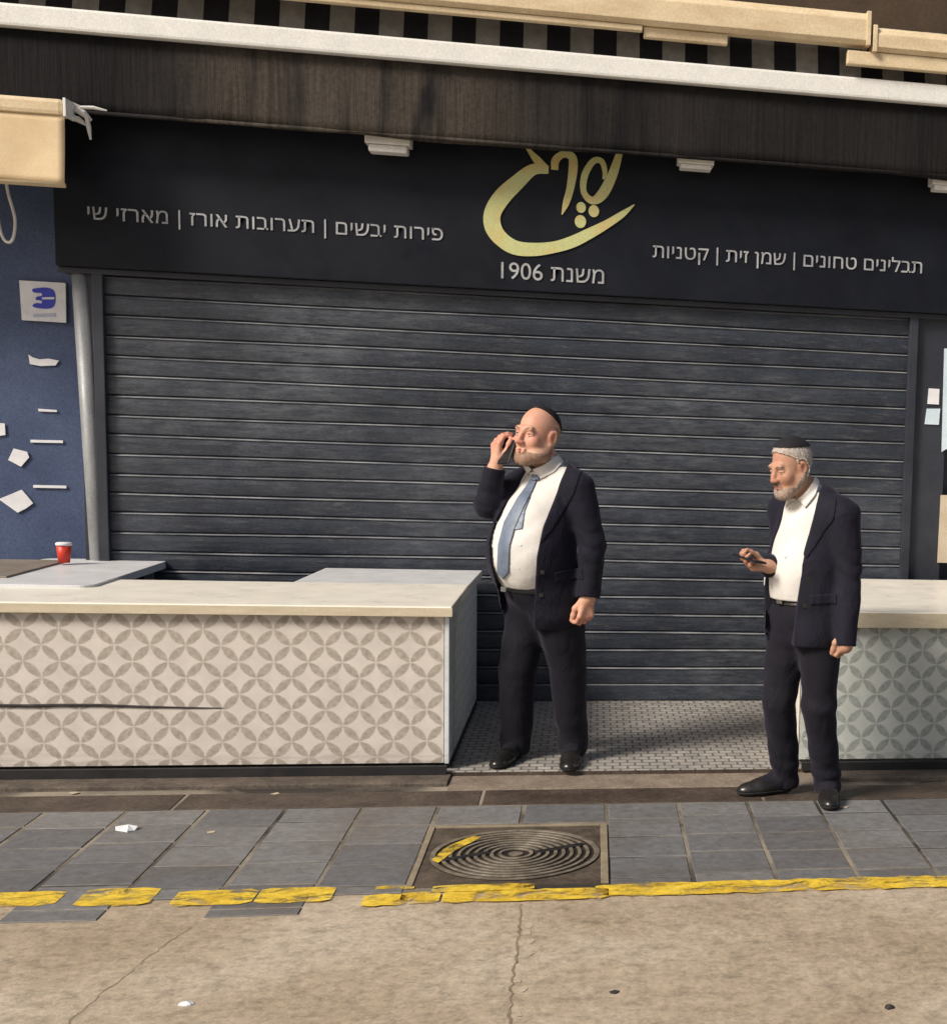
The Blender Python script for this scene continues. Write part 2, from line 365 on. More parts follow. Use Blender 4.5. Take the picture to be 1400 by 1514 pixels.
# paving slabs in Y-running columns, each column end staggered
rng = random.Random(4)
bm = bmesh.new(); lay = bm.verts.layers.float.new('shade')
def slab(bm, x0, x1, y0, y1, z0, z1, sh):
    g = .0062; x0 += g+rng.uniform(0, .004); x1 -= g+rng.uniform(0, .003); y0 += g+rng.uniform(-.002, .003); y1 -= g+rng.uniform(0, .003); b = .002
    z1 += rng.uniform(-.0006, .0006); tx, ty = rng.uniform(-.0006, .0006), rng.uniform(-.0006, .0006)
    v = []
    for xx, yy, zz in ((x0, y0, z0), (x1, y0, z0), (x1, y1, z0), (x0, y1, z0)): v.append((xx, yy, zz))
    for xx, yy in ((x0, y0), (x1, y0), (x1, y1), (x0, y1)): v.append((xx, yy, z1-b))
    for xx, yy in ((x0+b, y0+b), (x1-b, y0+b), (x1-b, y1-b), (x0+b, y1-b)): v.append((xx, yy, z1+(tx if xx > x0+.05 else -tx)+(ty if yy > y0+.05 else -ty)))
    q = [bm.verts.new(p) for p in v]
    for u in q: u[lay] = sh
    for k in range(4):
        bm.faces.new((q[k], q[(k+1) % 4], q[4+(k+1) % 4], q[4+k])); bm.faces.new((q[4+k], q[4+(k+1) % 4], q[8+(k+1) % 4], q[8+k]))
    bm.faces.new(q[8:])
MHX0, MHX1, MHY0, MHY1 = -.625, .072, 4.91, 5.655
CW = .3045; X_COL = -.625-30*CW
col = 0; x = X_COL
while x < 9:
    x1 = x+CW
    if abs(x+.625) < .01: x1 = MHX1            # the manhole takes two columns and a bit
    odd = col % 2
    y = Y_DARK-(.0 if odd else .205)
    L = .41
    if abs(x+.625) < .01:
        for xa, xb in ((x, x+.35), (x+.35, x1)): slab(bm, xa, xb, MHY1+.035, Y_DARK, 0, .0042, rng.random())
    else:
        ya = Y_DARK
        if not odd: slab(bm, x, x1, y, Y_DARK, 0, .0042, rng.random()); ya = y
        yend = Y_LINE if odd else Y_LINE-.19
        if x > .0: yend = Y_LINE+.01
        while ya > yend+.03:
            yb = max(yend, ya-L*rng.uniform(.9, 1.08)*.62)
            if yb-yend < .07: yb = yend
            slab(bm, x, x1, yb, ya, 0, .0042, rng.random()**1.3); ya = yb
    x = x1; col += 1
struct(link('pavement', mesh_of(bm), M_PAVER))
# grimy strip along the stall fronts
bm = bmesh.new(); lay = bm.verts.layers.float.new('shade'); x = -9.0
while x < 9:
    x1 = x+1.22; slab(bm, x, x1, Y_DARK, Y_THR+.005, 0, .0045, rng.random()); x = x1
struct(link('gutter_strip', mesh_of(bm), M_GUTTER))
# yellow kerb line: broken ragged dabs on the left, a worn band on the right
def ragged(x0, x1, ya, yb, z, seed, n=None, amp=.012):
    r = random.Random(seed); n = n or max(6, int((x1-x0)/.03)); t = MB(); lo = []; hi = []
    for k in range(n+1):
        f = k/n; e = min(1, 14*f, 14*(1-f))
        mid = (ya+yb)/2; hgt = (yb-ya)/2*(.75+.25*e)
        lo.append((x0+(x1-x0)*f, mid-hgt+r.uniform(-amp, amp), z)); hi.append((x0+(x1-x0)*f, mid+hgt+r.uniform(-amp, amp), z))
    vl = [t.bm.verts.new(p) for p in lo]; vh = [t.bm.verts.new(p) for p in hi]
    for k in range(n): t.bm.faces.new((vl[k], vl[k+1], vh[k+1], vh[k]))
    return t
yl = MB()
def yadd(t):
    me = bpy.data.meshes.new('t'); t.bm.to_mesh(me); t.bm.free(); yl.bm.from_mesh(me); bpy.data.meshes.remove(me)
dabs = [(-40, 88, 1322, 1343), (120, 228, 1316, 1342), (258, 376, 1319, 1341), (382, 492, 1315, 1337), (536, 598, 1325, 1342), (556, 612, 1313, 1318), (592, 650, 1322, 1338), (640, 790, 1310, 1320), (655, 900, 1318, 1334)]
for i, (a, b, c, d) in enumerate(dabs):
    p, q = on((a+b)/2, d), on((a+b)/2, c)
    yadd(ragged(on(a, (c+d)/2).x, on(b, (c+d)/2).x, p.y, q.y, .0062, i, amp=.006))
xa = on(880, 1320).x
yadd(ragged(xa, 2.6, Y_LINE-.10, Y_LINE+.03, .0062, 77, amp=.008))
yadd(ragged(2.62, 8, Y_LINE-.10, Y_LINE+.03, .0062, 78, amp=.008)); yadd(ragged(-8, on(-60, 1333).x, Y_LINE-.1, Y_LINE, .0062, 79, amp=.008))
struct(yl.build('yellow_line', M_YEL))
# seams of the concrete road
def seam(pts, wd, name, mat):
    t = MB(); r = random.Random(len(pts)); L = []; R_ = []
    P = []
    for a, b in zip(pts, pts[1:]):
        for k in range(10): P.append(a.lerp(b, k/10))
    P.append(pts[-1])
    for i, p in enumerate(P):
        w_ = wd*r.uniform(.4, 1.5); o = r.uniform(-.006, .006)
        L.append(t.bm.verts.new((p.x+o-w_, p.y, .001))); R_.append(t.bm.verts.new((p.x+o+w_, p.y, .001)))
    for k in range(len(P)-1): t.bm.faces.new((L[k], R_[k], R_[k+1], L[k+1]))
    return struct(t.build(name, mat))
M_SEAM = pm('tan_seam_grime', (.20, .15, .10), (.30, .235, .165), 14, .9, .3)
seam([on(769, 1338), on(768, 1375), on(762, 1420), on(757, 1460), on(752, 1514), on(748, 1600)], .0035, 'road_seam', M_SEAM)
seam([on(280, 1372), on(225, 1412), on(160, 1462), on(100, 1514), on(20, 1590)], .0022, 'road_joint', pm('tan_joint_dirt', (.27, .215, .15), (.38, .31, .22), 14, .9, .3))
M_PATCH = pm('pale_mortar', (.46, .38, .28), (.54, .46, .35), 20, .85, .4, 60)
t = MB(); rr = random.Random(3)
for k in range(7):
    p = on(rr.choice([778, 775, 765, 760])+rr.uniform(-8, 12), rr.uniform(1360, 1514)); r0 = rr.uniform(.012, .028)
    t.poly([(p.x+r0*rr.uniform(.5, 1.2)*math.cos(a*.785)*.6, p.y+r0*rr.uniform(.5, 1.3)*math.sin(a*.785), 0.0014+.0001*k) for a in range(8)])
struct(t.build('road_repair_mortar', M_PATCH))
# stall floor, threshold and kerbs
def mat_stall():
    t = NT('small_patterned_floor_tile'); v = t.coord()
    br = t.n('ShaderNodeTexBrick'); br.offset = .5
    for k, val in (('Scale', 1.0), ('Mortar Size', .006), ('Brick Width', .07), ('Row Height', .06), ('Mortar Smooth', .3)): br.inputs[k].default_value = val
    br.inputs['Color1'].default_value = (.44, .41, .37, 1); br.inputs['Color2'].default_value = (.34, .325, .30, 1); br.inputs['Mortar'].default_value = (.15, .14, .135, 1)
    t.l(v, br.inputs['Vector'])
    c = t.mix(1.0, br.outputs['Color'], t.ramp(t.noise(v, 12, 6, .7), [(.3, .68), (.7, 1.1)]), 'MULTIPLY')
    t.set(c, .45, 0, .4); t.bump(br.outputs['Fac'], -.4, .004); return t.m
M_STALL = mat_stall()
struct(MB().box(-4.2, 4.2, Y_STALL, 8.6, -.05, Z_STALL, .004).build('stall_floor', M_STALL))
xk = on(664, 1160).x
struct(MB().box(xk-.02, 1.2, Y_STALL-.0045, Y_STALL-.0008, .0, Z_STALL-.006).build('step_riser', M_GUTTER))
struct(MB().box(xk, 1.10, Y_THR, Y_STALL-.002, -.03, Z_THR, .006).build('threshold_stone', M_KERB))
k_ = MB()
for xa, xb in ((-9, xk-.003), (1.103, 9)):
    k_.box(xa, xb, Y_THR+.08, Y_STALL-.002, -.03, .020, .005)
struct(k_.build('kerb', M_KERBD))

# ------------------------------------------------------------------ building
YS = 8.13                      # shutter plane
bl = empty('shop_building', (0, 8.5, 0), 'dark market building behind the closed stall, navy wall on the left', 'building')
t = MB(); t.box(-9, -2.545, 8.30, 8.9, .72, 3.0); t.build('blue_wall', M_BLUEWALL, bl)
t = MB(); t.box(-9, -2.545, 8.27, 8.9, -.05, .72); t.build('wall_base', M_GREYWALL, bl)
t = MB(); t.box(-9, 9, 8.28, 8.9, 3.002, 7); t.build('upper_wall', M_BROWN, bl)
t = MB(); t.box(1.86, 2.06, 8.12, 8.9, 0, 3.0, .004); t.box(2.06, 2.22, 8.2, 8.9, 0, 3.0, .004); t.build('pillar', M_FRAME, bl)
t = MB(); t.box(2.222, 9, 8.30, 8.9, 0, 3.0); t.build('side_wall', M_FRAME, bl)
t = MB(); t.box(-2.543, 1.858, 8.40, 8.9, -.05, 3.0); t.build('back_wall', M_FRAME, bl)
# grey post beside the shutter, leaning slightly
pa, pb = at(118, 392, 8.13), at(147, 842, 8.13)
post = empty('steel_post', (pb.x, 8.13, Z_STALL), 'slim grey steel post left of the black shutter', 'post')
dv = (pb-pa)/(pb.z-pa.z); p0 = pb+dv*(Z_STALL-pb.z); p1 = pa+dv*(2.42-pa.z)
MB().tube([p0, p1], .043, 20).build('shaft', M_POLE, post, True)
MB().box(p0.x-.08, p0.x+.08, 8.05, 8.21, Z_STALL, Z_STALL+.012, .003).build('base_plate', M_POLE, post)
# roller shutter
sx0, sx1 = at(160, 600, 8.13).x-.05, 1.86
rs = empty('roller_shutter', ((sx0+sx1)/2, YS, Z_STALL), 'wide closed black roller shutter with dusty horizontal slats below the sign', 'shutter')
prof = []; pitch = .1047; z = Z_STALL+.098; top = 2.62
while z < top:
    prof += [(0.004, z+.000), (-.006, z+.004), (-.009, z+.030), (-.010, z+.060), (-.008, z+.084), (-.013, z+.090), (-.014, z+.0925), (-.007, z+.0975), (.007, z+.0995)]
    z += pitch
nx = 90; bm = bmesh.new(); rows = []
rr = random.Random(9)
for k in range(nx+1):
    X = sx0+.05+(sx1-sx0-.10)*k/nx
    rows.append([bm.verts.new((X, YS+py+.0025*math.sin(X*1.7+pz*2.1)+.0018*math.sin(X*5.3+9*pz), pz+.0022*math.sin(X*2.3+int(pz/pitch)*1.9))) for py, pz in prof])
for a, b in zip(rows, rows[1:]):
    for i in range(len(prof)-1): bm.faces.new((a[i], b[i], b[i+1], a[i+1]))
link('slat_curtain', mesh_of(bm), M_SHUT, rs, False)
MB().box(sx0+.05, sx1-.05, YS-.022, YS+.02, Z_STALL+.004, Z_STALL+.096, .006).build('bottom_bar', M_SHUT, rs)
for xa in (sx0, sx1-.052): MB().box(xa, xa+.052, YS-.05, YS+.05, Z_STALL, 2.60, .004).build('guide_rail', M_FRAME, rs)
MB().box(sx0-.075, sx0-.003, YS-.02, YS+.08, Z_STALL, 2.60, .004).build('jamb', M_FRAME, rs)

# ------------------------------------------------------------------ shop sign
YG = 8.04
g0, g1 = at(91, 393, YG), at(1420, 466, YG)
sgn = empty('shop_sign', (-.35, 8.14, 2.36), 'long dark navy shop sign with pale Hebrew lettering above the shutter', 'sign')
zs0 = 2.352
MB().box(-2.765, 2.06, YG, 8.21, zs0, 3.30, .006).build('board', M_NAVY, sgn)
MB().box(-2.765, 2.06, YG+.035, 8.20, zs0-.03, zs0-.001, .003).build('bottom_edge', M_FRAME, sgn)
def text(body, name, x0, x1, zb, zt, mat, parent, y=YG, depth=.004):
    cu = bpy.data.curves.new('txt', 'FONT'); cu.body = body; cu.size = 1; cu.extrude = 0
    o = bpy.data.objects.new('txt', cu); COL.objects.link(o)
    dg = bpy.context.evaluated_depsgraph_get(); dg.update()
    me = bpy.data.meshes.new_from_object(o.evaluated_get(dg)); bpy.data.objects.remove(o)
    co = np.array([v.co[:] for v in me.vertices]); lo, hi = co.min(0), co.max(0)
    sx, sz = (x1-x0)/(hi[0]-lo[0]), (zt-zb)/(hi[1]-lo[1])
    bm = bmesh.new(); bm.from_mesh(me); bpy.data.meshes.remove(me)
    for v in bm.verts: v.co = Vector((x0+(v.co.x-lo[0])*sx, y-.0015, zb+(v.co.y-lo[1])*sz))
    # every word is a part of its own
    fs = sorted(((min(v.co.x for v in f.verts), max(v.co.x for v in f.verts), f) for f in bm.faces), key=lambda q: q[0])
    groups = []; end = -99; gap = (zt-zb)*.30
    for x0_, x1_, f in fs:
        if x0_-end > gap: groups.append([])
        groups[-1].append(f); end = max(end, x1_)
    for g in groups:
        b2 = bmesh.new(); mp = {}
        for f in g:
            for v in f.verts:
                if v not in mp: mp[v] = b2.verts.new(v.co)
        for f in g: b2.faces.new([mp[v] for v in f.verts])
        r = bmesh.ops.extrude_face_region(b2, geom=list(b2.faces))
        for v in [e for e in r['geom'] if isinstance(e, bmesh.types.BMVert)]: v.co.y -= depth
        link(name, mesh_of(b2), mat, parent)
    bm.free()
heb = lambda s: s[::-1]
a, b = at(130, 320, YG), at(655, 350, YG)
text(heb('פירות יבשים | תערובות אורז | מארזי שי'), 'word', a.x, b.x, 2.572, 2.672, M_LETTER, sgn)
a, b = at(965, 375, YG), at(1363, 395, YG)
text(heb('תבלינים טחונים | שמן זית | קטניות'), 'word', a.x, b.x, 2.550, 2.660, M_LETTER, sgn)
a, b = at(741, 402, YG), at(893, 407, YG)
text('1906 '+heb('משנת'), 'word', a.x, b.x, 2.413, 2.503, M_LETTER, sgn)
LZ = 3.889
def lp(u, v): return at(640+u/LZ, 180+v/LZ, YG)
def catmull(P, n=8):
    P = [np.array(p, float) for p in P]; Q = [2*P[0]-P[1]]+P+[2*P[-1]-P[-2]]; out = []
    for i in range(1, len(Q)-2):
        for k in range(n):
            s = k/n; a, b, c, d = Q[i-1], Q[i], Q[i+1], Q[i+2]
            out.append(.5*((2*b)+(c-a)*s+(2*a-5*b+4*c-d)*s*s+(3*b-a-3*c+d)*s**3))
    out.append(P[-1]); return out
def brush(pts, t, yoff=0.0):
    C = catmull(pts); bm = t.bm; ring = []
    for i, c in enumerate(C):
        d = C[min(i+1, len(C)-1)][:2]-C[max(i-1, 0)][:2]; d = d/(np.hypot(*d)+1e-9); n = np.array([-d[1], d[0]])*max(2, c[2])/2
        p, q = lp(*(c[:2]+n)), lp(*(c[:2]-n))
        ring.append([bm.verts.new((p.x, YG-.001-yoff, p.z)), bm.verts.new((q.x, YG-.001-yoff, q.z)), bm.verts.new((q.x, YG-.008-yoff, q.z)), bm.verts.new((p.x, YG-.008-yoff, p.z))])
    for a, b in zip(ring, ring[1:]):
        for k in range(4): bm.faces.new((a[k], a[(k+1) % 4], b[(k+1) % 4], b[k]))
    bm.faces.new(ring[0][::-1]); bm.faces.new(ring[-1])
t = MB()
brush([(665, 275, 45), (575, 275, 66), (480, 352, 88), (398, 432, 100), (345, 520, 98), (345, 600, 96), (388, 668, 86), (470, 722, 82), (580, 734, 76), (700, 720, 66), (800, 690, 68), (900, 642, 62), (1000, 588, 48), (1090, 530, 36), (1158, 476, 5)], t)
t.build('logo_swash', M_GOLD, sgn)
t = MB()
brush([(500, 80, 14), (555, 165, 24), (600, 220, 44), (648, 268, 40)], t, .0005); t.build('logo_stroke', M_GOLD, sgn)
t = MB()
brush([(700, 275, 40), (706, 220, 46), (750, 186, 40), (800, 202, 46), (806, 270, 52), (790, 380, 44), (766, 465, 38), (742, 533, 6)], t); t.build('logo_stroke', M_GOLD, sgn)
t = MB()
brush([(1090, 120, 20), (1068, 195, 40), (1030, 310, 56), (975, 415, 62), (918, 452, 44), (868, 405, 34), (872, 310, 40), (920, 228, 36), (968, 226, 32), (988, 280, 28), (985, 330, 20)], t); t.build('logo_stroke', M_GOLD, sgn)
for u, v, r in ((852, 492, 26), (925, 513, 29), (848, 573, 31)):
    t = MB(); c = lp(u, v); rr_ = r/LZ/245
    t.prism([(c.x+rr_*math.cos(k*math.pi/8)*.95, YG-.001, c.z+rr_*1.08*math.sin(k*math.pi/8)) for k in range(16)], (0, -.007, 0)); t.build('logo_dot', M_GOLD, sgn)

# ------------------------------------------------------------------ awnings
YA = 7.80
zb = at(700, 210, YA).z; zr0 = at(700, 100, YA).z; zr1 = at(700, 69, YA).z
aw = empty('striped_awning', (0, YA, zb), 'folded black and grey striped awning with stained dark skirt and white front rail', 'awning')
bm = bmesh.new(); rows = []
for k in range(141):
    X = -5+10*k/140; col_ = []
    for i in range(7):
        f = i/6; col_.append(bm.verts.new((X, YA+.035+.012*math.sin(X*7+1.3*math.sin(X*3))*(1-f)+.05*(f-.5)*0, zb+(zr0+.01-zb)*f+(.008*math.sin(X*2.2)+.004*math.sin(X*9))*(1-f))))
    rows.append(col_)
for a, b in zip(rows, rows[1:]):
    for i in range(6): bm.faces.new((a[i], b[i], b[i+1], a[i+1]))
o = link('skirt', mesh_of(bm), M_VAL, aw, True); md = o.modifiers.new('Solidify', 'SOLIDIFY'); md.thickness = .004
MB().tube([(-5, YA+.03, zb+.012), (5, YA+.03, zb+.012)], .011, 8).build('hem_bar', M_VAL, aw, True)
MB().box(-5, 5, YA-.02, YA+.07, zr0+.012, zr1+.015, .014).build('front_rail', M_RAIL, aw)
bm = bmesh.new(); rows = []
for k in range(161):
    X = -5+10*k/160
    rows.append([bm.verts.new((X, YA+.04+.10*f, zr1-.01+.34*f+.012*math.sin(X*6.6)*math.sin(math.pi*f))) for f in np.linspace(0, 1, 8)])
for a, b in zip(rows, rows[1:]):
    for i in range(7): bm.faces.new((a[i], b[i], b[i+1], a[i+1]))
o = link('striped_canopy', mesh_of(bm), M_STRIPE, aw, True); md = o.modifiers.new('Solidify', 'SOLIDIFY'); md.thickness = .003
# white fittings under the awning edge
fl = ['wider white rounded fitting under the awning edge left of the logo', 'thin white rounded fitting under the awning edge right of the logo', 'white fitting under the awning edge at the right end']
for i, (px, py, hw, hh) in enumerate(((575, 213, 30, 13), (1028, 243, 26, 8), (1400, 274, 26, 9))):
    c = at(px, py, YA+.12); e = empty('ceiling_fitting', (c.x, YA+.12, c.z), fl[i], 'light fitting', 'white fittings under the awning')
    w_ = hw/262; h_ = hh/262
    t = MB(); t.box(c.x-w_, c.x+w_, YA+.06, YA+.18, c.z-h_*.2, c.z+h_*1.6, .006); t.build('housing', M_WHITEPL, e)
    t = MB(); t.box(c.x-w_*.86, c.x+w_*.86, YA+.07, YA+.17, c.z-h_, c.z-h_*.2-.001, .012 if hh > 10 else .006); t.build('cover', M_WHITEPL, e)
    MB().tube([(c.x, YA+.12, c.z+h_*1.5), (c.x, YA+.12, zr1)], .01, 8).build('stem', M_FRAME, e)
# cream cassettes (rolled awnings) above
def cassette(xl, xr, Y, zlo, zhi, label, lip):
    e = empty('awning_cassette', ((xl+xr)/2, Y, zlo), label, 'awning', 'cream awning cassettes above')
    t = MB(); P = [(0, zlo+.02), (.03, zlo), (.11, zlo), (.11, zhi), (.03, zhi), (.0, zhi-.04)]
    t.prism([(xl, Y+a, b) for a, b in P], (xr-xl, 0, 0), .004); t.build('housing', M_CASSETTE, e)
    for (a, b, dz, dy) in lip:
        MB().box(a, b, Y+dy-.002, Y+dy+.05, zlo-dz, zlo-.002, .006).build('lower_lip', M_CASSETTE, e)
    for xx in (xl, xr): MB().box(xx-.012, xx+.012, Y-.006, Y+.118, zlo-.006, zhi+.006, .003).build('end_cap', M_CASSETTE, e)
YC = 7.70
z1_, z0_ = at(1190, 8, YC).z, at(900, 29, YC).z
xr_ = at(1284, 60, YC).x
cassette(-5, xr_, YC, z0_, z1_, 'long cream awning housing with a lower lip, above the striped canopy', [(-5, at(950, 50, YC).x, .03, .03), (at(952, 50, YC).x, at(1077, 60, YC).x, .055, .05)])
z1_, z0_ = at(1340, 42, YC).z, at(1340, 78, YC).z
cassette(at(1294, 60, YC).x, 4.2, YC, z0_, z1_, 'short cream awning housing at the upper right corner', [(at(1254, 90, YC).x, 4.2, .075, .03)])
# cream awning of the neighbouring stall, at the left
YL = 7.67
a, b = at(96, 145, YL), at(98, 274, YL)
zt_ = at(50, 142, YL).z; zm_ = at(50, 168, YL).z; zb_ = b.z
ca = empty('cream_awning', (a.x-.9, YL, zb_), 'cream canvas awning flap of the neighbouring stall at the upper left', 'awning')
MB().box(a.x-2.2, a.x-.012, YL, YL+.12, zm_+.005, zt_, .02).build('roller_housing', M_CASSETTE, ca)
bm = bmesh.new(); rows = []
for k in range(61):
    X = a.x-2.2+2.19*k/60
    rows.append([bm.verts.new((X, YL+.02-.02*f+.010*math.sin(X*9+f*2)*f, zm_+.01+(zb_-zm_)*f+.006*math.sin(X*5)*f)) for f in np.linspace(0, 1, 10)])
for p, q in zip(rows, rows[1:]):
    for i in range(9): bm.faces.new((p[i], q[i], q[i+1], p[i+1]))
o = link('flap', mesh_of(bm), M_CANVAS, ca, True); o.modifiers.new('Solidify', 'SOLIDIFY').thickness = .004
MB().tube([(a.x-2.2, YL, zb_), (a.x-.008, YL, zb_)], .012, 10).build('hem_bar', M_CANVAS, ca, True)
MB().box(a.x-.010, a.x+.004, YL-.004, YL+.124, zm_, zt_+.005, .003).build('end_cap', M_RAIL, ca)
t = MB()
for (x0, y0, x1, y1, r) in ((98, 160, 118, 158, .022), (112, 160, 135, 178, .016), (118, 158, 158, 163, .008), (128, 172, 134, 206, .010), (104, 172, 128, 184, .014)):
    t.tube([at(x0, y0, YL+.1), at((x0+x1)/2, (y0+y1)/2-2, YL+.11), at(x1, y1, YL+.12)], [r, r*1.15, r*.5], 7)
t.build('torn_bracket_wrap', M_WHITEPL, ca)
# loop of pale cord hanging at the left edge
cp = [at(*p, 7.9) for p in ((-4, 262), (-6, 300), (2, 345), (12, 358), (20, 350), (22, 322), (12, 285), (8, 258))]
tag(MB().tube([Vector(p[:3]) for p in catmull([tuple(c) for c in cp], 5)], .0075, 8).build('hanging_cord', M_WHITEPL, None, True, cp[0]), 'loop of pale cord hanging below the cream awning', 'cord')

# ------------------------------------------------------------------ notices on the walls
YW = 8.295
def notice(pts, name, label, cat, mat, Y=YW, th=.004, group=None):
    P = [at(x, y, Y-.006) for x, y in pts]; c = sum(P, Vector())/len(P)
    t = MB(); t.prism(P, (0, th, 0)); return tag(t.build(name, mat, None, False, c), label, cat, group)
pq = [at(28, 414, YW-.02), at(97, 418, YW-.02), at(98, 477, YW-.02), at(32, 473, YW-.02)]
c = sum(pq, Vector())/4
pl = empty('wall_plaque', (c.x, YW-.015, pq[2].z), 'square white plaque with a blue rounded number 3, on the blue wall', 'sign')
MB().prism(pq, (0, .015, 0), .002).build('panel', M_PAPER, pl)
# the blue rounded glyph: a square bulb opening to the left with a 3 left white
def gl(u, v): return at(28+u/2.443*1.0, 414+v/2.443, YW-.0225)
G = [(52, 30), (95, 26), (122, 34), (131, 52), (131, 78), (122, 98), (95, 103), (55, 98), (50, 88), (66, 82), (80, 84), (83, 76), (72, 72), (60, 70), (64, 60), (82, 56), (80, 46), (66, 46), (50, 42)]
G = [tuple(p[:2]) for p in catmull([(u, v, 0) for u, v in G+G[:2]], 4)][:-5]
MB().prism([gl(u, v) for u, v in G], (0, .002, 0)).build('blue_digit', M_BLUE, pl)
MB().prism([gl(u, v)+Vector((0, -.002, 0)) for u, v in ((84, 62), (128, 61), (128, 69), (84, 69))], (0, .0015, 0)).build('white_bar', M_PAPER, pl)
MB().prism([gl(u, v) for u, v in ((52, 122), (132, 119), (132, 132), (52, 134))], (0, .002, 0)).build('printed_line', pm('pale_blue_grey_print', (.42, .45, .58), (.52, .55, .66), 20, .6, 0), pl)
tp = [([(42, 524), (48, 528), (58, 531), (72, 530), (87, 533), (82, 540), (60, 541), (44, 538)], 'torn strip of white paper under the number 3 plaque'),
      ([(56, 604), (84, 606), (84, 609), (57, 608)], 'thin short white paper strip on the blue wall, middle of the column'),
      ([(45, 650), (93, 651), (93, 655), (45, 654)], 'long white paper strip on the blue wall below the short one'),
      ([(49, 717), (98, 718), (98, 722), (49, 721)], 'lowest white paper strip on the blue wall'),
      ([(-6, 625), (7, 626), (8, 643), (-6, 645)], 'small white note cut by the left edge of the photo'),
      ([(20, 663), (40, 668), (43, 676), (31, 690), (12, 680)], 'small crumpled tilted white note on the blue wall'),
      ([(-2, 738), (32, 724), (40, 733), (49, 744), (38, 752), (26, 758)], 'large tilted torn white poster scrap low on the blue wall')]
for pts, lb in tp: notice(pts, 'paper_notice', lb, 'paper', M_PAPER, group='white paper scraps on the blue wall')
notice([(1373, 574), (1389, 575), (1388, 598), (1371, 597)], 'sticker', 'grey white sticker on the dark right pillar, above the pale blue one', 'sticker', M_PAPER, 8.118)
notice([(1370, 604), (1390, 604), (1388, 628), (1367, 627)], 'sticker', 'pale cyan sticker on the dark right pillar', 'sticker', M_TEAL, 8.118)
notice([(1396, 515), (1440, 515), (1440, 640), (1392, 668)], 'banner_strip', 'pale blue vertical banner strip at the right edge', 'banner', M_TEAL, 8.114)
notice([(1391, 732), (1450, 732), (1450, 833), (1386, 832)], 'poster', 'beige poster on the dark wall at the right edge above the counter', 'poster', M_BEIGE, 8.112, .01)

# ------------------------------------------------------------------ counters
YF = 6.50
ZT = .792; ZL = .745
xc1 = at(664, 1000, YF).x
yb = on(200, 857, ZT).y
lc = empty('stall_counter', (-1.9, YF, .02), 'long cream topped counter on the left with brown petal tile front and a return', 'counter', 'tiled stall counters')
xt = at(668, 893, YF-.035).x
rx0 = on(432, 856, ZT).x+.03
y2 = min(8.05, on(590, 829, ZT).y)
MB().box(-5, xt, YF-.035, yb, ZL, ZT, .006).build('countertop', M_CREAM, lc)
MB().box(-5, xt+.002, YF-.0385, YF-.0352, ZL+.002, ZT-.006).build('edge_band', M_EDGE, lc)
MB().prism([(rx0, yb+.002, ZL), (xt, yb+.002, ZL), (xt+.012, y2, ZL), (rx0+.03, y2, ZL)], (0, 0, ZT-ZL-.001), .004).build('return_top', M_GREYTOP, lc)  # grey colour paints in the awning's shade on the return
MB().box(-5, xc1-.022, YF, YF+.02, .062, ZL-.003, .002).build('front_panel', M_PETAL, lc)
t = MB(); t.box(xc1-.020, xc1, YF+.0, y2-.03, .058, ZL-.003, .003); t.build('side_panel', M_PETAL3, lc)
t = MB(); t.box(-5, xc1-.005, Y_STALL-.03, Y_STALL-.006, .021, .060); t.build('plinth', M_PLINTH, lc)
MB().box(xc1-.028, xc1+.004, YF+.03, y2-.05, Z_STALL, .0565, .002).build('side_skirting', M_PLINTH, lc)
t = MB(); t.box(-5, rx0, yb-.02, yb, .1, ZL-.003); t.box(rx0, rx0+.02, yb+.002, y2-.04, .1, ZL-.003); t.build('back_panel', M_SIDE, lc)
# long crack across the tiles
P = [(-20, 1043), (40, 1044), (90, 1043), (150, 1043), (205, 1045), (250, 1046), (300, 1047), (330, 1047)]
t = MB(); t.tube([at(*p, YF-.0015) for p in P], [.007, .0085, .008, .0075, .006, .005, .0035, .0015], 6); t.build('crack', M_CRACK, lc)
rc = empty('stall_counter', (2.6, YF, .02), 'cream topped counter at the right edge with greyish petal tile front', 'counter', 'tiled stall counters')
xl = at(1181, 1000, YF).x
MB().box(xl-.008, 5.6, YF-.035, on(1350, 857, ZT).y, ZL, ZT, .006).build('countertop', M_CREAM, rc)
MB().box(xl-.010, 5.6, YF-.0385, YF-.0352, ZL-.03, ZT-.006).build('edge_band', M_EDGE, rc)
MB().box(xl+.012, 5.6, YF, YF+.02, .062, ZL-.003, .002).build('front_panel', M_PETAL2, rc)
MB().box(xl, xl+.010, YF-.002, 6.95, .058, ZL-.003, .003).build('side_panel', M_CREAM, rc)
MB().box(xl+.02, 5.6, Y_STALL-.03, Y_STALL-.006, .021, .060).build('plinth', M_PLINTH, rc)
# tables behind the left counter
tb = empty('corner_table', (-2.5, 7.4, Z_STALL), 'pale grey table with a rounded corner behind the left counter', 'table')
c0 = on(237, 834, .80)
def rounded(x0, x1, y0, y1, r, z):
    P = []
    for cx_, cy_, a0 in ((x1-r, y0+r, -90), (x1-r, y1-r, 0), (x0+r, y1-r, 90), (x0+r, y0+r, 180)):
        for k in range(7): P.append((cx_+r*math.cos(math.radians(a0+15*k)), cy_+r*math.sin(math.radians(a0+15*k)), z))
    return P
MB().prism(rounded(c0.x-.62, c0.x, 6.98, c0.y+.16, .07, .765), (0, 0, .04), .004).build('tabletop', M_GREYTOP, tb)
for dx, dy in ((-.55, 7.05), (-.08, 7.05), (-.55, c0.y+.08), (-.08, c0.y+.08)):
    MB().box(c0.x+dx-.02, c0.x+dx+.02, dy-.02, dy+.02, Z_STALL, .763, .003).build('leg', M_POLE, tb)
bt = empty('side_table', (-3.3, 7.5, Z_STALL), 'brown grey table at the left edge carrying a red cup', 'table')
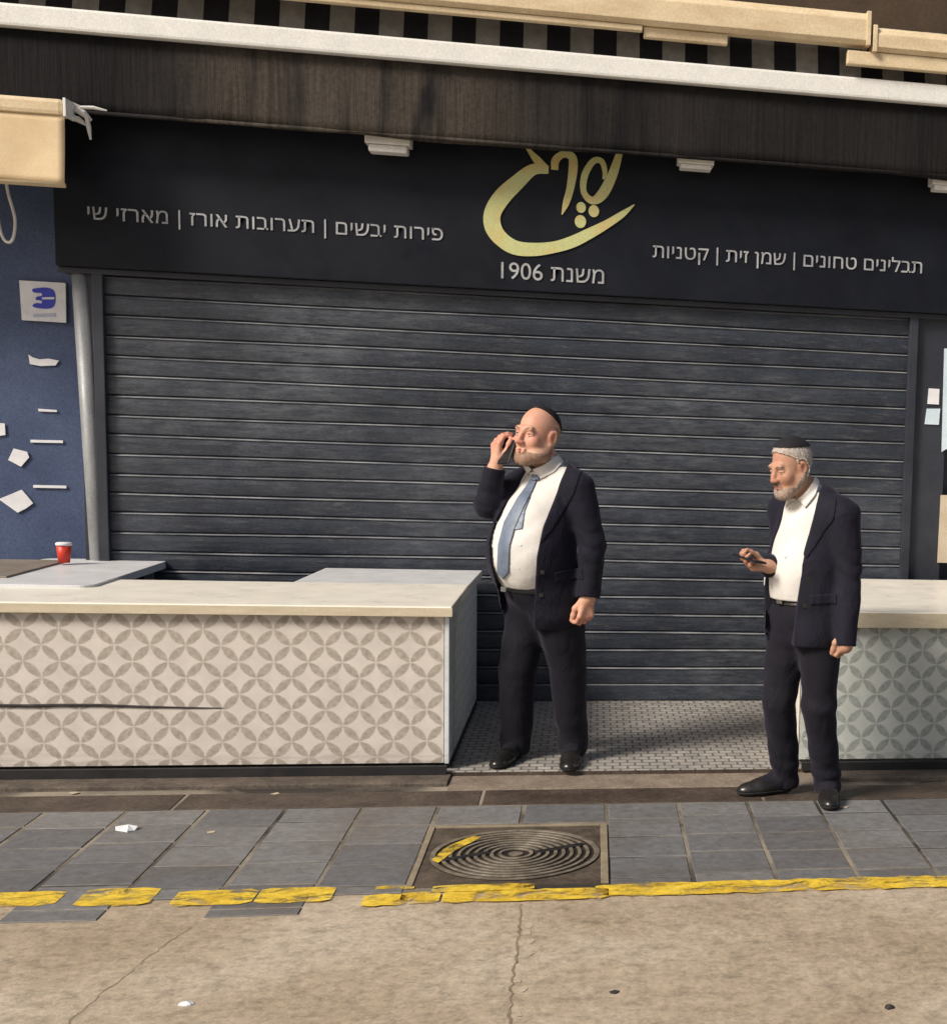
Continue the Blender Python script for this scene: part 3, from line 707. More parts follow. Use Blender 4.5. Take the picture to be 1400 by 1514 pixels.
zt2 = .815
MB().box(-4.6, c0.x-.45, 7.22, 8.0, zt2-.04, zt2, .005).build('tabletop', M_TABLEB, bt)
for dx in (-4.5, c0.x-.55):
    for dy in (7.3, 7.9): MB().box(dx-.02, dx+.02, dy-.02, dy+.02, Z_STALL, zt2-.042, .003).build('leg', M_POLE, bt)
cp_ = on(95, 832, zt2); ht = .105
cup = empty('paper_cup', (cp_.x, cp_.y, zt2), 'small red paper cup with a pale lid standing on the side table', 'cup')
MB().lathe([(0, .001), (.027, .001), (.036, ht-.012), (.033, ht-.012), (.0, ht-.016)], (cp_.x, cp_.y, zt2), 28).build('cup_body', M_RED, cup, True)
MB().lathe([(0, ht+.001), (.034, ht+.001), (.0385, ht-.004), (.0385, ht-.014), (.0365, ht-.014), (.036, ht-.006), (0, ht-.008)], (cp_.x, cp_.y, zt2), 28).build('lid', M_PAPER, cup, True)

# ------------------------------------------------------------------ manhole and litter
mcx, mcy = (MHX0+MHX1)/2, (MHY0+MHY1)/2
mh = empty('manhole_cover', (mcx, mcy, .002), 'round cast iron manhole cover with concentric rings in a square frame', 'manhole cover')
t = MB(); fw = .028
t.box(MHX1-fw, MHX1, MHY0, MHY1, .001, .0075, .002); t.box(MHX0, MHX0+fw*.7, MHY0, MHY1, .001, .0095, .002); t.box(MHX0+.02, MHX1-fw-.001, MHY1-fw*.7, MHY1, .001, .0095, .002)
t.build('frame_edge', M_IRONP, mh)
MB().box(MHX0+.02, MHX1-.029, MHY0, MHY1-.021, .0005, .0045).build('frame', M_IRON, mh)
def mat_lid():
    t = NT('ringed_cast_iron'); v = t.coord(); z = t.xyz(v)[2]
    worn = t.math('MULTIPLY', t.ramp(t.math('MULTIPLY', z, 100), [(.55, 0.0), (.85, 1.0)]), t.ramp(t.noise(v, 12, 5, .7), [(.3, .55), (.6, 1.0)]))
    c = t.mix(worn, t.ramp(t.noise(v, 40, 4), [(.3, (.018, .014, .011)), (.7, (.04, .031, .024))]), t.ramp(t.noise(v, 25, 5), [(.3, (.15, .125, .095)), (.7, (.30, .255, .19))]))
    t.set(c, .6, .2, .4); t.bump(t.noise(v, 70, 4), .3, .003); return t.m
M_LID = mat_lid()
R0 = .312; prof = []
prof = [(R0, .002), (R0, .010), (R0-.018, .010), (R0-.022, .005)]
r = R0-.035
while r > .05:
    prof += [(r, .0045), (r-.003, .0105), (r-.014, .0105), (r-.017, .0045)]; r -= .030
prof += [(.03, .0045), (.026, .009), (0, .009)]
MB().lathe(prof, (mcx+.005, mcy-.015, .001), 72).build('lid', M_LID, mh)
rot = Matrix.Rotation(math.radians(28), 3, 'Z')
MB().box(mcx-.27, mcx-.08, mcy-.06, mcy-.025, .003, .0128, .003, rot).build('cross_bar', M_PLINTH, mh)
MB().box(mcx+.07, mcx+.27, mcy+.02, mcy+.055, .003, .0128, .003, rot).build('cross_bar', M_PLINTH, mh)
ya = [(638, 1272), (660, 1252), (700, 1236), (712, 1238), (672, 1258), (648, 1276)]
MB().poly([on(x, y, .0135) for x, y in ya]).build('paint_smear', M_YEL, mh)
def scrap(px, py, z, r, label, mat, name='litter', cat='litter', seed=0, h=.008):
    rr = random.Random(seed); c = on(px, py, z); n = 9; t = MB()
    ring = [(c.x+r*rr.uniform(.7, 1.2)*math.cos(6.283*k/n)*1.3, c.y+r*rr.uniform(.7, 1.2)*math.sin(6.283*k/n), z+.001+rr.uniform(0, h)) for k in range(n)]
    ctr = t.bm.verts.new((c.x, c.y, z+h*1.3)); V = [t.bm.verts.new(p) for p in ring]; B = [t.bm.verts.new((p[0], p[1], z+.0003)) for p in ring]
    for k in range(n):
        t.bm.faces.new((V[k], V[(k+1) % n], ctr)); t.bm.faces.new((B[k], B[(k+1) % n], V[(k+1) % n], V[k]))
    return tag(t.build(name, mat, None, False, (c.x, c.y, z)), label, cat)
scrap(190, 1227, .0045, .034, 'crumpled bright white paper lying on the grey paving slabs', M_PAPER, seed=1, h=.016)
scrap(276, 1486, 0, .014, 'tiny white paper bit on the tan road near the bottom edge', M_PAPER, seed=2)
scrap(110, 1173, .0055, .016, 'pale paper bit on the dark strip in front of the left counter', M_PATCH, seed=3, h=.002)
scrap(408, 1174, .0055, .014, 'pale scrap on the dark strip below the middle of the left counter', M_PATCH, seed=4, h=.002)
scrap(312, 1231, .005, .012, 'small pale crumb on the grey paving right of the white paper', M_PATCH, seed=5, h=.002)
scrap(1248, 1194, .0055, .016, 'pale flattened scrap on the paving beside the right man\'s shoe', M_PATCH, seed=6, h=.003)
scrap(908, 1468, 0, .013, 'dark brown leaf lying on the tan road below the centre', M_CRACK, 'dry_leaf', 'leaf', 7, .006)
scrap(1315, 1491, 0, .014, 'dark curled leaf on the tan road near the lower right corner', M_CRACK, 'dry_leaf', 'leaf', 8, .010)
# ------------------------------------------------------------------ people: signed-distance modelling
F32 = np.float32
class Field:
    def __init__(s, lo, hi, h):
        s.lo = np.array(lo, float); s.h = h
        s.n = np.maximum(4, np.ceil((np.array(hi, float)-s.lo)/h).astype(int)+1)
        s.v = np.full(s.n, 9.0, F32)
    def sl(s, lo, hi):
        a = np.clip(np.floor((np.array(lo)-s.lo)/s.h).astype(int), 0, s.n); b = np.clip(np.ceil((np.array(hi)-s.lo)/s.h).astype(int)+1, 0, s.n)
        return tuple(slice(p, q) for p, q in zip(a, b))
    def grid(s, S):
        ax = [(s.lo[i]+s.h*np.arange(S[i].start, S[i].stop)).astype(F32) for i in range(3)]
        return ax[0][:, None, None], ax[1][None, :, None], ax[2][None, None, :]
    def put(s, fn, lo, hi, k, op='add'):
        pad = max(k*1.2, 4*s.h)
        S = s.sl(np.array(lo)-pad, np.array(hi)+pad)
        if any(q.stop-q.start < 1 for q in S): return s
        d = fn(*s.grid(S)).astype(F32); v = s.v[S]
        if op == 'add':
            hh = np.maximum(k-np.abs(v-d), 0)/k; s.v[S] = np.minimum(v, d)-hh*hh*k*.25
        elif op == 'sub':
            hh = np.maximum(k-np.abs(v+d), 0)/k; s.v[S] = np.maximum(v, -d)+hh*hh*k*.25
        return s
    def cone(s, a, b, r1, r2, k=.02, op='add'):
        a = np.array(a, float); b = np.array(b, float); ba = b-a; L = float(ba@ba)+1e-9; r = max(r1, r2)
        def fn(X, Y, Z):
            px, py, pz = X-a[0], Y-a[1], Z-a[2]
            t = np.clip((px*ba[0]+py*ba[1]+pz*ba[2])/L, 0, 1)
            return np.sqrt((px-t*ba[0])**2+(py-t*ba[1])**2+(pz-t*ba[2])**2)-(r1+(r2-r1)*t)
        return s.put(fn, np.minimum(a, b)-r, np.maximum(a, b)+r, k, op)
    def ell(s, c, r, R=None, k=.02, op='add'):
        c = np.array(c, float); r = np.array(r, float); R = np.eye(3) if R is None else R; m = r.max()
        def fn(X, Y, Z):
            p = [X-c[0], Y-c[1], Z-c[2]]
            q = [sum(R[j, i]*p[j] for j in range(3)) for i in range(3)]     # columns of R are the local axes
            k0 = np.sqrt(sum((q[i]/r[i])**2 for i in range(3))); k1 = np.sqrt(sum((q[i]/r[i]**2)**2 for i in range(3)))+1e-6
            return k0*(k0-1)/k1
        ext = np.sqrt(((R*r[None, :])**2).sum(1))
        return s.put(fn, c-ext, c+ext, k, op)
    def chain(s, P, rad, k=.012):
        for (a, b, r1, r2) in zip(P, P[1:], rad, rad[1:]): s.cone(a, b, r1, r2, k)
        return s
    def full(s): return s.grid(tuple(slice(0, n) for n in s.n))
    def copy(s, off=0.0):
        o = Field.__new__(Field); o.lo, o.h, o.n = s.lo, s.h, s.n; o.v = s.v-F32(off); return o
    def inter(s, arr): s.v = np.maximum(s.v, np.broadcast_to(arr, s.v.shape).astype(F32)); return s
    def cut(s, arr): s.v = np.maximum(s.v, -np.broadcast_to(arr, s.v.shape).astype(F32)); return s
    def union(s, o, k=.01):
        hh = np.maximum(k-np.abs(s.v-o.v), 0)/k; s.v = np.minimum(s.v, o.v)-hh*hh*k*.25; return s
    def mesh(s, it_=2):
        v = s.v.copy()
        v[0] = v[-1] = 1; v[:, 0] = v[:, -1] = 1; v[:, :, 0] = v[:, :, -1] = 1
        ins = v < 0; nx, ny, nz = v.shape
        corner = np.zeros((nx-1, ny-1, nz-1), np.uint8)
        for dx in (0, 1):
            for dy in (0, 1):
                for dz in (0, 1): corner += ins[dx:nx-1+dx, dy:ny-1+dy, dz:nz-1+dz]
        act = (corner > 0) & (corner < 8); I = np.argwhere(act)
        idx = np.full(act.shape, -1, np.int64); idx[act] = np.arange(len(I))
        acc = np.zeros((len(I), 3)); cnt = np.zeros(len(I))
        cs = [(a, b, c) for a in (0, 1) for b in (0, 1) for c in (0, 1)]
        vals = {c: v[I[:, 0]+c[0], I[:, 1]+c[1], I[:, 2]+c[2]].astype(float) for c in cs}
        for c in cs:
            for ax in range(3):
                if c[ax]: continue
                d = list(c); d[ax] = 1; d = tuple(d); a, b = vals[c], vals[d]; mk = (a < 0) != (b < 0)
                t = np.where(mk, a/np.where(mk, a-b, 1), 0)
                p = np.tile(np.array(c, float), (len(I), 1)); p[:, ax] = t
                acc[mk] += p[mk]; cnt[mk] += 1
        P = s.lo+(I+acc/cnt[:, None])*s.h
        quads = []
        for ax in range(3):
            u, w_ = (ax+1) % 3, (ax+2) % 3
            a = np.take(ins, range(0, ins.shape[ax]-1), ax); b = np.take(ins, range(1, ins.shape[ax]), ax)
            E_ = np.argwhere(a != b)
            E_ = E_[(E_[:, u] > 0) & (E_[:, w_] > 0)]
            fl = a[E_[:, 0], E_[:, 1], E_[:, 2]]
            def cell(du, dw):
                q = E_.copy(); q[:, u] -= du; q[:, w_] -= dw; return idx[q[:, 0], q[:, 1], q[:, 2]]
            Q = np.stack([cell(1, 1), cell(0, 1), cell(0, 0), cell(1, 0)], 1)
            Q[~fl] = Q[~fl][:, ::-1]; quads.append(Q)
        Q = np.concatenate(quads); Q = Q[(Q >= 0).all(1)]
        # light smoothing
        for it, lam in enumerate((.5, -.52)*it_):
            S_ = np.zeros_like(P); N_ = np.zeros(len(P))
            for k in range(4):
                a, b = Q[:, k], Q[:, (k+1) % 4]
                for j in range(3):
                    S_[:, j] += np.bincount(a, P[b, j], len(P))+np.bincount(b, P[a, j], len(P))
                N_ += np.bincount(a, minlength=len(P))+np.bincount(b, minlength=len(P))
            ok = N_ > 0; P[ok] += lam*(S_[ok]/N_[ok, None]-P[ok])
        me = bpy.data.meshes.new('body')
        me.vertices.add(len(P)); me.vertices.foreach_set('co', P.astype(F32).ravel())
        me.loops.add(Q.size); me.loops.foreach_set('vertex_index', Q.astype(np.int32).ravel())
        me.polygons.add(len(Q)); me.polygons.foreach_set('loop_start', np.arange(0, Q.size, 4, dtype=np.int32)); me.polygons.foreach_set('loop_total', np.full(len(Q), 4, np.int32))
        me.update(); me.validate(); return me
def polysd(P, X, Z):                        # signed distance to an outline in the x-z plane
    P = np.array(P, float); X = np.asarray(X)[:, 0, 0][:, None]; Z = np.asarray(Z)[0, 0, :][None, :]
    d = np.full((X.shape[0], Z.shape[1]), 1e9); s = np.ones_like(d)
    n = len(P)
    for i in range(n):
        a, b = P[i], P[i-1]; e = b-a; wx, wz = X-a[0], Z-a[1]
        t = np.clip((wx*e[0]+wz*e[1])/(e@e+1e-12), 0, 1)
        d = np.minimum(d, (wx-e[0]*t)**2+(wz-e[1]*t)**2)
        c1, c2, c3 = Z >= a[1], Z < b[1], e[0]*wz > e[1]*wx
        s = np.where((c1 & c2 & c3) | (~c1 & ~c2 & ~c3), -s, s)
    return (s*np.sqrt(d)).astype(F32)[:, None, :]
def wob(X, Y, Z, seed, amp, f):
    r = np.random.RandomState(seed); o = 0
    for k in range(5):
        d = r.normal(size=3); d /= np.linalg.norm(d); ph = r.uniform(0, 6.28); ff = f*r.uniform(.6, 1.7)
        o = o+np.sin(ff*(d[0]*X+d[1]*Y+d[2]*Z*1.1)+ph+1.5*np.sin(ff*.45*(d[1]*X-d[0]*Y+Z)))
    return (amp/2.2*o).astype(F32)
def rotm(yaw, pitch=0, roll=0):             # columns: person's left, back, up; yaw turns from facing the camera to facing image left
    cy, sy = math.cos(yaw), math.sin(yaw)
    Rz = np.array([[cy, sy, 0], [-sy, cy, 0], [0, 0, 1.0]])
    cp, sp = math.cos(pitch), math.sin(pitch); Rx = np.array([[1, 0, 0], [0, cp, -sp], [0, sp, cp]])   # + pitch: face looks down
    cr, sr = math.cos(roll), math.sin(roll); Ry = np.array([[cr, 0, sr], [0, 1, 0], [-sr, 0, cr]])
    return Rz @ Rx @ Ry

def head_shape(F, C, R, s=1.0, jowl=0.0):
    P = lambda *q: C+R @ (np.array(q, float)*s)
    F.ell(P(0, .018, .035), np.array((.077, .096, .092))*s, R, .02)
    F.ell(P(0, -.022, -.04), np.array((.062, .074, .085))*s, R, .03)
    F.cone(P(-.012, -.078, -.106), P(.012, -.078, -.106), .025*s, .025*s, .025)
    for q in (-1, 1):
        F.cone(P(q*.058, .0, -.055), P(q*.028, -.062, -.10), .024*s, .022*s, .03)                  # jaw line
        F.ell(P(q*.04, -.062, -.028), np.array((.026, .026, .028))*s, R, .02)                     # cheek
        if jowl: F.ell(P(q*.048, -.03, -.082), np.array((.03+jowl, .04+jowl, .036))*s, R, .02)
    F.cone(P(-.036, -.083, .026), P(.036, -.083, .026), .0115*s, .0115*s, .018)                     # brow ridge
    for q in (-1, 1): F.ell(P(q*.033, -.101, .004), np.array((.017, .0125, .011))*s, R, .014, 'sub')  # eye hollow
    for q in (-1, 1):
        F.ell(P(q*.033, -.0755, .005), np.array((.0145, .012, .0125))*s, R, .008)                     # lids
    F.cone(P(0, -.090, .016), P(0, -.114, -.030), .009*s, .0125*s, .014)                        # nose
    for q in (-1, 1): F.ell(P(q*.013, -.104, -.034), np.array((.009, .012, .008))*s, R, .010)
    F.cone(P(-.02, -.094, -.064), P(.02, -.094, -.064), .0065*s, .0065*s, .006)
    F.cone(P(-.017, -.093, -.074), P(.017, -.093, -.074), .007*s, .007*s, .006)
    F.cone(P(-.02, -.104, -.069), P(.02, -.104, -.069), .0028*s, .0028*s, .003, 'sub')
    for q in (-1, 1):
        Re = R @ rotm(q*.35, 0, q*.12)
        F.ell(P(q*.079, .012, -.004), np.array((.011, .023, .034))*s, Re, .008)
        F.ell(P(q*.092, .008, .0), np.array((.010, .012, .018))*s, Re, .005, 'sub')
        F.ell(P(q*.077, .004, -.036), np.array((.008, .010, .011))*s, Re, .008)

def hand_shape(F, wrist, d, nrm, side, curl, s=1.0, spread=.12, thumb=(.5, .5), wr=.027):
    """d: towards the fingers, nrm: out of the palm, side: towards the thumb; curl: bend per joint of the four fingers"""
    d = np.array(d, float); d /= np.linalg.norm(d); nrm = np.array(nrm, float); nrm -= d*(nrm@d); nrm /= np.linalg.norm(nrm)
    side = np.cross(d, nrm)*np.sign(np.cross(d, nrm)@np.array(side, float)); W = np.array(wrist, float)
    kn = []
    for i, (sx, ln) in enumerate(((.030, .090), (.011, .094), (-.009, .089), (-.028, .080))):
        k_ = W+(d*ln+side*sx*.98-nrm*.004*(abs(i-1.4)))*s; kn.append(k_)
        F.cone(W+(side*sx*.45+d*.004)*s, k_, .017*s, .0125*s, .012)
    F.cone(W-d*.05*s, W+d*.012*s, wr*s, .023*s, .02)
    for i, L in enumerate((.072, .080, .074, .058)):
        p = kn[i]; r = (.0105, .0108, .0102, .009)[i]*s; c = curl[i] if hasattr(curl, '__len__') else curl
        dd = d+side*spread*(1.4-i)*.5; dd /= np.linalg.norm(dd); a = c*.8; P = [p]; rr = [r*1.1]
        for j, fr in enumerate((.46, .31, .25)):
            v = dd*math.cos(a)+nrm*math.sin(a); p = p+v*L*fr*s; P.append(p); rr.append(r*(1-.10*(j+1))); a += c*(1.1 if j == 0 else .8)
        F.chain(P, rr, .005)
    t0 = W+(d*.022+side*.022+nrm*.006)*s; a1, a2 = thumb
    v1 = d*.62+side*.62*(1-a1)+nrm*.7*a1; v1 /= np.linalg.norm(v1); v2 = d*.85+side*.3*(1-2*a2)+nrm*.5*a2; v2 /= np.linalg.norm(v2)
    t1 = t0+v1*.044*s; t2 = t1+v2*.033*s; t3 = t2+(v2*.8+v1*.2)*.026*s
    F.chain([t0, t1, t2, t3], [.0175*s, .0135*s, .0118*s, .0092*s], .010)

def shoe(F, heel, toe_dir, L=.29, s=1.0):
    d = np.array([toe_dir[0], toe_dir[1], 0.0]); d /= np.linalg.norm(d); sd = np.array([d[1], -d[0], 0]); H = np.array(heel, float)
    R = np.stack([sd, d, np.array([0, 0, 1.0])], 1)
    F.ell(H+d*.055*s+[0, 0, .045], (.036, .060*s, .050), R, .02)
    F.ell(H+d*.19*s+[0, 0, .026], (.045, .095*s, .034), R, .03)
    F.cone(H+d*.07*s+[0, 0, .055], H+d*.17*s+[0, 0, .036], .036, .036, .03)
    F.ell(H+d*.245*s+[0, 0, .020], (.037, .05*s, .022), R, .02)
    return F
def torso_field(F, B, T):
    for kind, *a in T:
        if kind == 'e': F.ell(B(*a[0]), a[1], B.R, a[2])
        else: F.cone(B(*a[0]), B(*a[1]), a[2], a[3], a[4])
class Frame:
    def __init__(s, yaw, x0=0, y0=0, lean=(0, 0)):
        s.R = rotm(yaw); s.x0, s.y0, s.lean = x0, y0, lean
    def __call__(s, l, b, z):               # l: person's left, b: back, z: height
        p = s.R @ np.array([l, b, 0.0]); return np.array([p[0]+s.x0+s.lean[0]*z, p[1]+s.y0+s.lean[1]*z, z])
def sub_mesh(F, name, mat, parent, base, smooth=True):
    me = F.mesh(9 if name in ('lapel', 'tie', 'tie_tail', 'tie_knot', 'pocket_flap', 'breast_pocket', 'collar_wing', 'jacket') else 2); me.transform(Matrix.Translation(base)); return link(name, me, mat, parent, smooth)

def person_common(loc, label, D):
    """D holds the pose; every coordinate is metres from the point between the feet"""
    B = D['B']; H = .004
    base = Vector(loc)
    lo, hi = D['lo'], D['hi']
    T = Field((lo[0], lo[1], .55), (hi[0], hi[1], 1.58), .006)          # torso under the shirt
    torso_field(T, B, D['torso'])
    # --- body: one continuous skin
    S = Field(lo, hi, H)
    torso_field(S, B, [(t[0], *( [t[1], tuple(np.array(t[2])-.022), t[3]] if t[0] == 'e' else [t[1], t[2], t[3]-.022, t[4]-.022, t[5]])) for t in D['torso']])
    for leg in D['legs']: S.chain(leg['P'], [r*.62 for r in leg['r']], .03)
    for leg in D['legs']: S.cone(leg['P'][-1], np.array(leg['P'][-1])+np.array([leg['dir'][0], leg['dir'][1], 0])*.10+[0, 0, -.045], .022, .018, .02)
    for arm in D['arms']: S.chain(arm['P'], [r-.016 for r in arm['r']], .03)
    HC, HR, hs = D['head']
    S.cone(D['neck'], HC+HR @ np.array((0, .028, -.05)), D.get('neck_r', .056), D.get('neck_r', .056)-.003, .03)
    head_shape(S, HC, HR, hs, D.get('jowl', 0))
    for h_ in D['hands']: hand_shape(S, **h_)
    me = S.mesh()
    co_ = np.empty(len(me.vertices)*3); me.vertices.foreach_get('co', co_); q_ = ((co_.reshape(-1, 3)-HC) @ HR)/hs
    bl_ = lambda c, r: np.exp(-(((q_-np.array(c))/r)**2).sum(1))
    fl = .9*bl_((0, -.112, -.028), .020)+.7*bl_((.045, -.07, -.028), .028)+.7*bl_((-.045, -.07, -.028), .028)+.8*bl_((.085, .01, -.005), .03)+.8*bl_((-.085, .01, -.005), .03)+.3*bl_((0, -.06, .08), .05)
    for h_ in D['hands']: fl = fl+.55*np.exp(-(((co_.reshape(-1, 3)-np.array(h_['wrist'])-np.array(h_['d'])/np.linalg.norm(h_['d'])*.12)/.06)**2).sum(1))
    a_ = me.attributes.new('flush', 'FLOAT', 'POINT'); a_.data.foreach_set('value', np.clip(fl, 0, 1).astype(F32))
    me.transform(Matrix.Translation(base))
    body = link('person', me, D['skin'], None, True, base); tag(body, label, 'person')
    hp = lambda *q: HC+HR @ (np.array(q, float)*hs)
    # eyes, brows
    for q in (-1, 1):
        t = MB(); u = bmesh.new(); bmesh.ops.create_uvsphere(u, u_segments=20, v_segments=14, radius=.0112*hs)
        bmesh.ops.transform(u, matrix=Matrix.Translation(Vector(hp(q*.033, -.0775, .005))+base), verts=u.verts); t._add(u)
        ey = t.build('eye', M_EYE, body, True)
        g = HR @ np.array(D.get('gaze', (0, -1, 0)), float); g /= np.linalg.norm(g)
        c = hp(q*.033, -.0775, .005); t = MB(); u = bmesh.new(); bmesh.ops.create_uvsphere(u, u_segments=14, v_segments=10, radius=.0062*hs)
        bmesh.ops.transform(u, matrix=Matrix.Translation(Vector(c+g*.0068*hs)+base), verts=u.verts); t._add(u); t.build('iris', M_IRIS, ey, True)
        f = Field(hp(q*.033, -.09, .03)-.05, hp(q*.033, -.09, .03)+.05, .003)
        f.chain([hp(q*.014, -.0965, .025), hp(q*.033, -.0955, .031), hp(q*.052, -.0815, .027)], [.0026, .0032, .002], .004)
        sub_mesh(f, 'eyebrow', D['brow'], body, base)
        f = Field(hp(q*.033, -.09, .005)-.03, hp(q*.033, -.09, .005)+.03, .002)          # upper lid, lower lid
        dz = D.get('lid', 0); f.chain([hp(q*.019, -.0835, .008-dz*.3), hp(q*.033, -.0885, .0128-dz), hp(q*.048, -.0785, .008-dz*.3)], [.0028, .0036, .0028], .003); f.ell(hp(q*.033, -.0775, .0105-dz*.6), np.array((.0125, .0117, .0075))*hs, HR, .004)
        f.chain([hp(q*.019, -.0825, .001), hp(q*.033, -.0875, -.0045), hp(q*.048, -.078, .001)], [.0024, .0028, .0024], .003)
        sub_mesh(f, 'eyelid', D['skin'], body, base)
    f = Field(hp(0, -.1, -.07)-.04, hp(0, -.1, -.07)+.04, .0025)
    f.chain([hp(-.019, -.0935, -.0655), hp(0, -.1035, -.064), hp(.019, -.0935, -.0655)], [.0022, .0042, .0022], .003)
    f.chain([hp(-.017, -.0925, -.0725), hp(0, -.1025, -.0745), hp(.017, -.0925, -.0725)], [.0022, .0048, .0022], .003)
    sub_mesh(f, 'lips', M_LIP, body, base)
    # hair, beard and cap: shells grown from the head itself
    Hd = Field(HC-.2*hs, HC+.2*hs, .0035); head_shape(Hd, HC, HR, hs, D.get('jowl', 0))
    X, Y, Z = Hd.full(); L = [HR[0, i]*(X-HC[0])+HR[1, i]*(Y-HC[1])+HR[2, i]*(Z-HC[2]) for i in range(3)]
    L = [q/hs for q in L]
    for nm, mat, th, fn in D['shells']:
        f = Hd.copy(0); f.v = f.v-F32(th)*(1+.0*X); f.inter(fn(*L)*hs)
        if nm != 'skullcap': f.v = f.v+wob(X, Y, Z, 5, .0013, 300)
        sub_mesh(f, nm, mat, body, base)
    # --- shirt
    sh = T.copy(0); X, Y, Z = sh.full()
    sh.v = sh.v+wob(X, Y, Z, D['seed'], .0030, 28)*(Z < 1.38)
    sh.inter(np.maximum(D['belt_z']+.005-Z, Z-D['collar_z'])+0*X)
    co = sh.copy(0); sub_mesh(sh, 'shirt', M_SHIRT, body, base)
    # collar: a band round the neck with two points
    nk = np.array(D['neck'], float); up = HC+HR @ np.array((0, .028, -.05))-nk; up /= np.linalg.norm(up)
    Cc = Field(nk-[.14, .14, .08], nk+[.14, .14, .12], .004)
    c0, c1 = D['collar']; r_ = D.get('neck_r', .056)
    Cc.cone(c0, c1, r_+.018, r_+.010, .004); X, Y, Z = Cc.full()
    ax = np.array(c1)-np.array(c0); aL = np.linalg.norm(ax); ax /= aL
    hgt = (X-c0[0])*ax[0]+(Y-c0[1])*ax[1]+(Z-c0[2])*ax[2]
    fr = B.R @ np.array([0, -1.0, 0]); fwd = (X-c0[0])*fr[0]+(Y-c0[1])*fr[1]; sd_ = (X-c0[0])*B.R[0, 0]+(Y-c0[1])*B.R[1, 0]
    top = aL-.004-np.maximum(fwd, 0)*.30
    Cc.inter(np.maximum(hgt-top, -hgt-.02))
    if D.get('open_collar'): Cc.cut(np.maximum(np.abs(sd_)-.012-.30*np.maximum(hgt, 0), -fwd))
    for q in ():
        a = np.array(c0)+B.R @ np.array([q*.012, -(r_+.012), .030]); b = np.array(c0)+B.R @ np.array([q*.050, -(r_+.030), -.028])
        Cc.cone(a, b, .009, .0045, .006); Cc.cone(a, (a+b)/2+B.R @ np.array([q*.022, -.006, .012]), .008, .006, .02)
    sub_mesh(Cc, 'collar', M_SHIRT, body, base)
    for P in D['wings']:
        pa = np.array(P); f = Field((pa[:, 0].min()-.02, lo[1], pa[:, 1].min()-.02), (pa[:, 0].max()+.02, B.y0+.05, pa[:, 1].max()+.02), .003); torso_field(f, B, D['torso'])
        f.cone(c0, c1, r_+.018, r_+.010, .01); X, Y, Z = f.full(); f.v = f.v-F32(.007); f.inter(np.maximum(polysd(P, X, Z), (Y-B.y0)-.02)); sub_mesh(f, 'collar_wing', M_SHIRT, body, base)
    # --- tie: a strip lying on the shirt
    if D.get('tie'):
        for nm, P, th in D['tie']:
            pa = np.array(P); f = Field((pa[:, 0].min()-.02, lo[1], pa[:, 1].min()-.02), (pa[:, 0].max()+.02, B.y0+.05, pa[:, 1].max()+.02), .0032); torso_field(f, B, D['torso']); X, Y, Z = f.full(); f.v = f.v-F32(th)+wob(X, Y, Z, D['seed'], .003, 28)*(Z < 1.38)
            f.inter(np.maximum(polysd(P, X, Z), (Y-B.y0)-.02)); sub_mesh(f, nm, M_TIE, body, base)
    # --- trousers
    Tr = Field((lo[0], lo[1], -.01), (hi[0], hi[1], D['belt_z']+.03), .005)
    torso_field(Tr, B, D['hips'])
    for leg in D['legs']:
        Tr.cone(leg['P'][0], leg['P'][1], leg['r'][0], leg['r'][1], .045); Tr.cone(leg['P'][1], leg['P'][2], leg['r'][1], leg['r'][2], .008)
    X, Y, Z = Tr.full()
    amp = .0022+.0055*np.clip(1-np.abs(Z-.11)/.10, 0, 1)+.001*np.clip(1-np.abs(Z-.50)/.16, 0, 1)
    Tr.v = Tr.v+wob(X, Y, Z*1.4, D['seed']+3, 1.0, 24)*amp
    Tr.inter(np.maximum(Z-D['belt_z'], D['cuff_z']-Z)+0*X)
    sub_mesh(Tr, 'trousers', D['trouser'], body, base)
    f = Field((lo[0], lo[1], D['belt_z']-.06), (hi[0], hi[1], D['belt_z']+.06), .005); torso_field(f, B, D['hips']); X, Y, Z = f.full()
    f.v = f.v-F32(.004); f.inter(np.abs(Z-D['belt_z'])-.017+0*X); bt_ = sub_mesh(f, 'belt', M_BELT, body, base)
    bk = D['buckle']; u = MB(); R_ = Matrix([list(r) for r in B.R])
    u.box(bk[0]-.017+base.x, bk[0]+.017+base.x, bk[1]-.002+base.y, bk[1]+.006+base.y, bk[2]-.012+base.z, bk[2]+.012+base.z, .003, R_); u.build('buckle', M_STEEL, bt_)
    # --- shoes
    for leg in D['legs']:
        f = Field(np.array(leg['heel'])-[.36, .36, .02], np.array(leg['heel'])+[.36, .36, .14], .004); shoe(f, leg['heel'], leg['dir'], s=D.get('shoe', 1)); X, Y, Z = f.full()
        sole = f.copy(.004); f.inter(.016-Z+0*X); shx = sub_mesh(f, 'shoe', M_SHOE, body, base)
        sole.inter(np.maximum(Z-.018, .001-Z)+0*X); sub_mesh(sole, 'sole', M_SOLE, shx, base)
    for leg in D['legs']:
        a = np.array(leg['P'][-1]); f = Field(a-[.2, .2, .12], a+[.2, .2, .14], .005); h_ = np.array(leg['heel']); dd = np.array([leg['dir'][0], leg['dir'][1], 0]); dd /= np.linalg.norm(dd)
        f.cone(a+[0, 0, .09], h_+dd*.06+[0, 0, .06], .050, .052, .02); f.cone(h_+dd*.06+[0, 0, .06], h_+dd*.15+[0, 0, .044], .046, .034, .02); sub_mesh(f, 'sock', D['trouser'], body, base)
    # --- jacket
    J = Field((lo[0], lo[1], D['hem_z']-.04), (hi[0], hi[1], 1.56), .005); A_ = J.copy(0)
    torso_field(J, B, D['jacket'])
    for arm in D['arms']: A_.chain(arm['P'], arm['r'], .012)
    X, Y, Z = J.full()
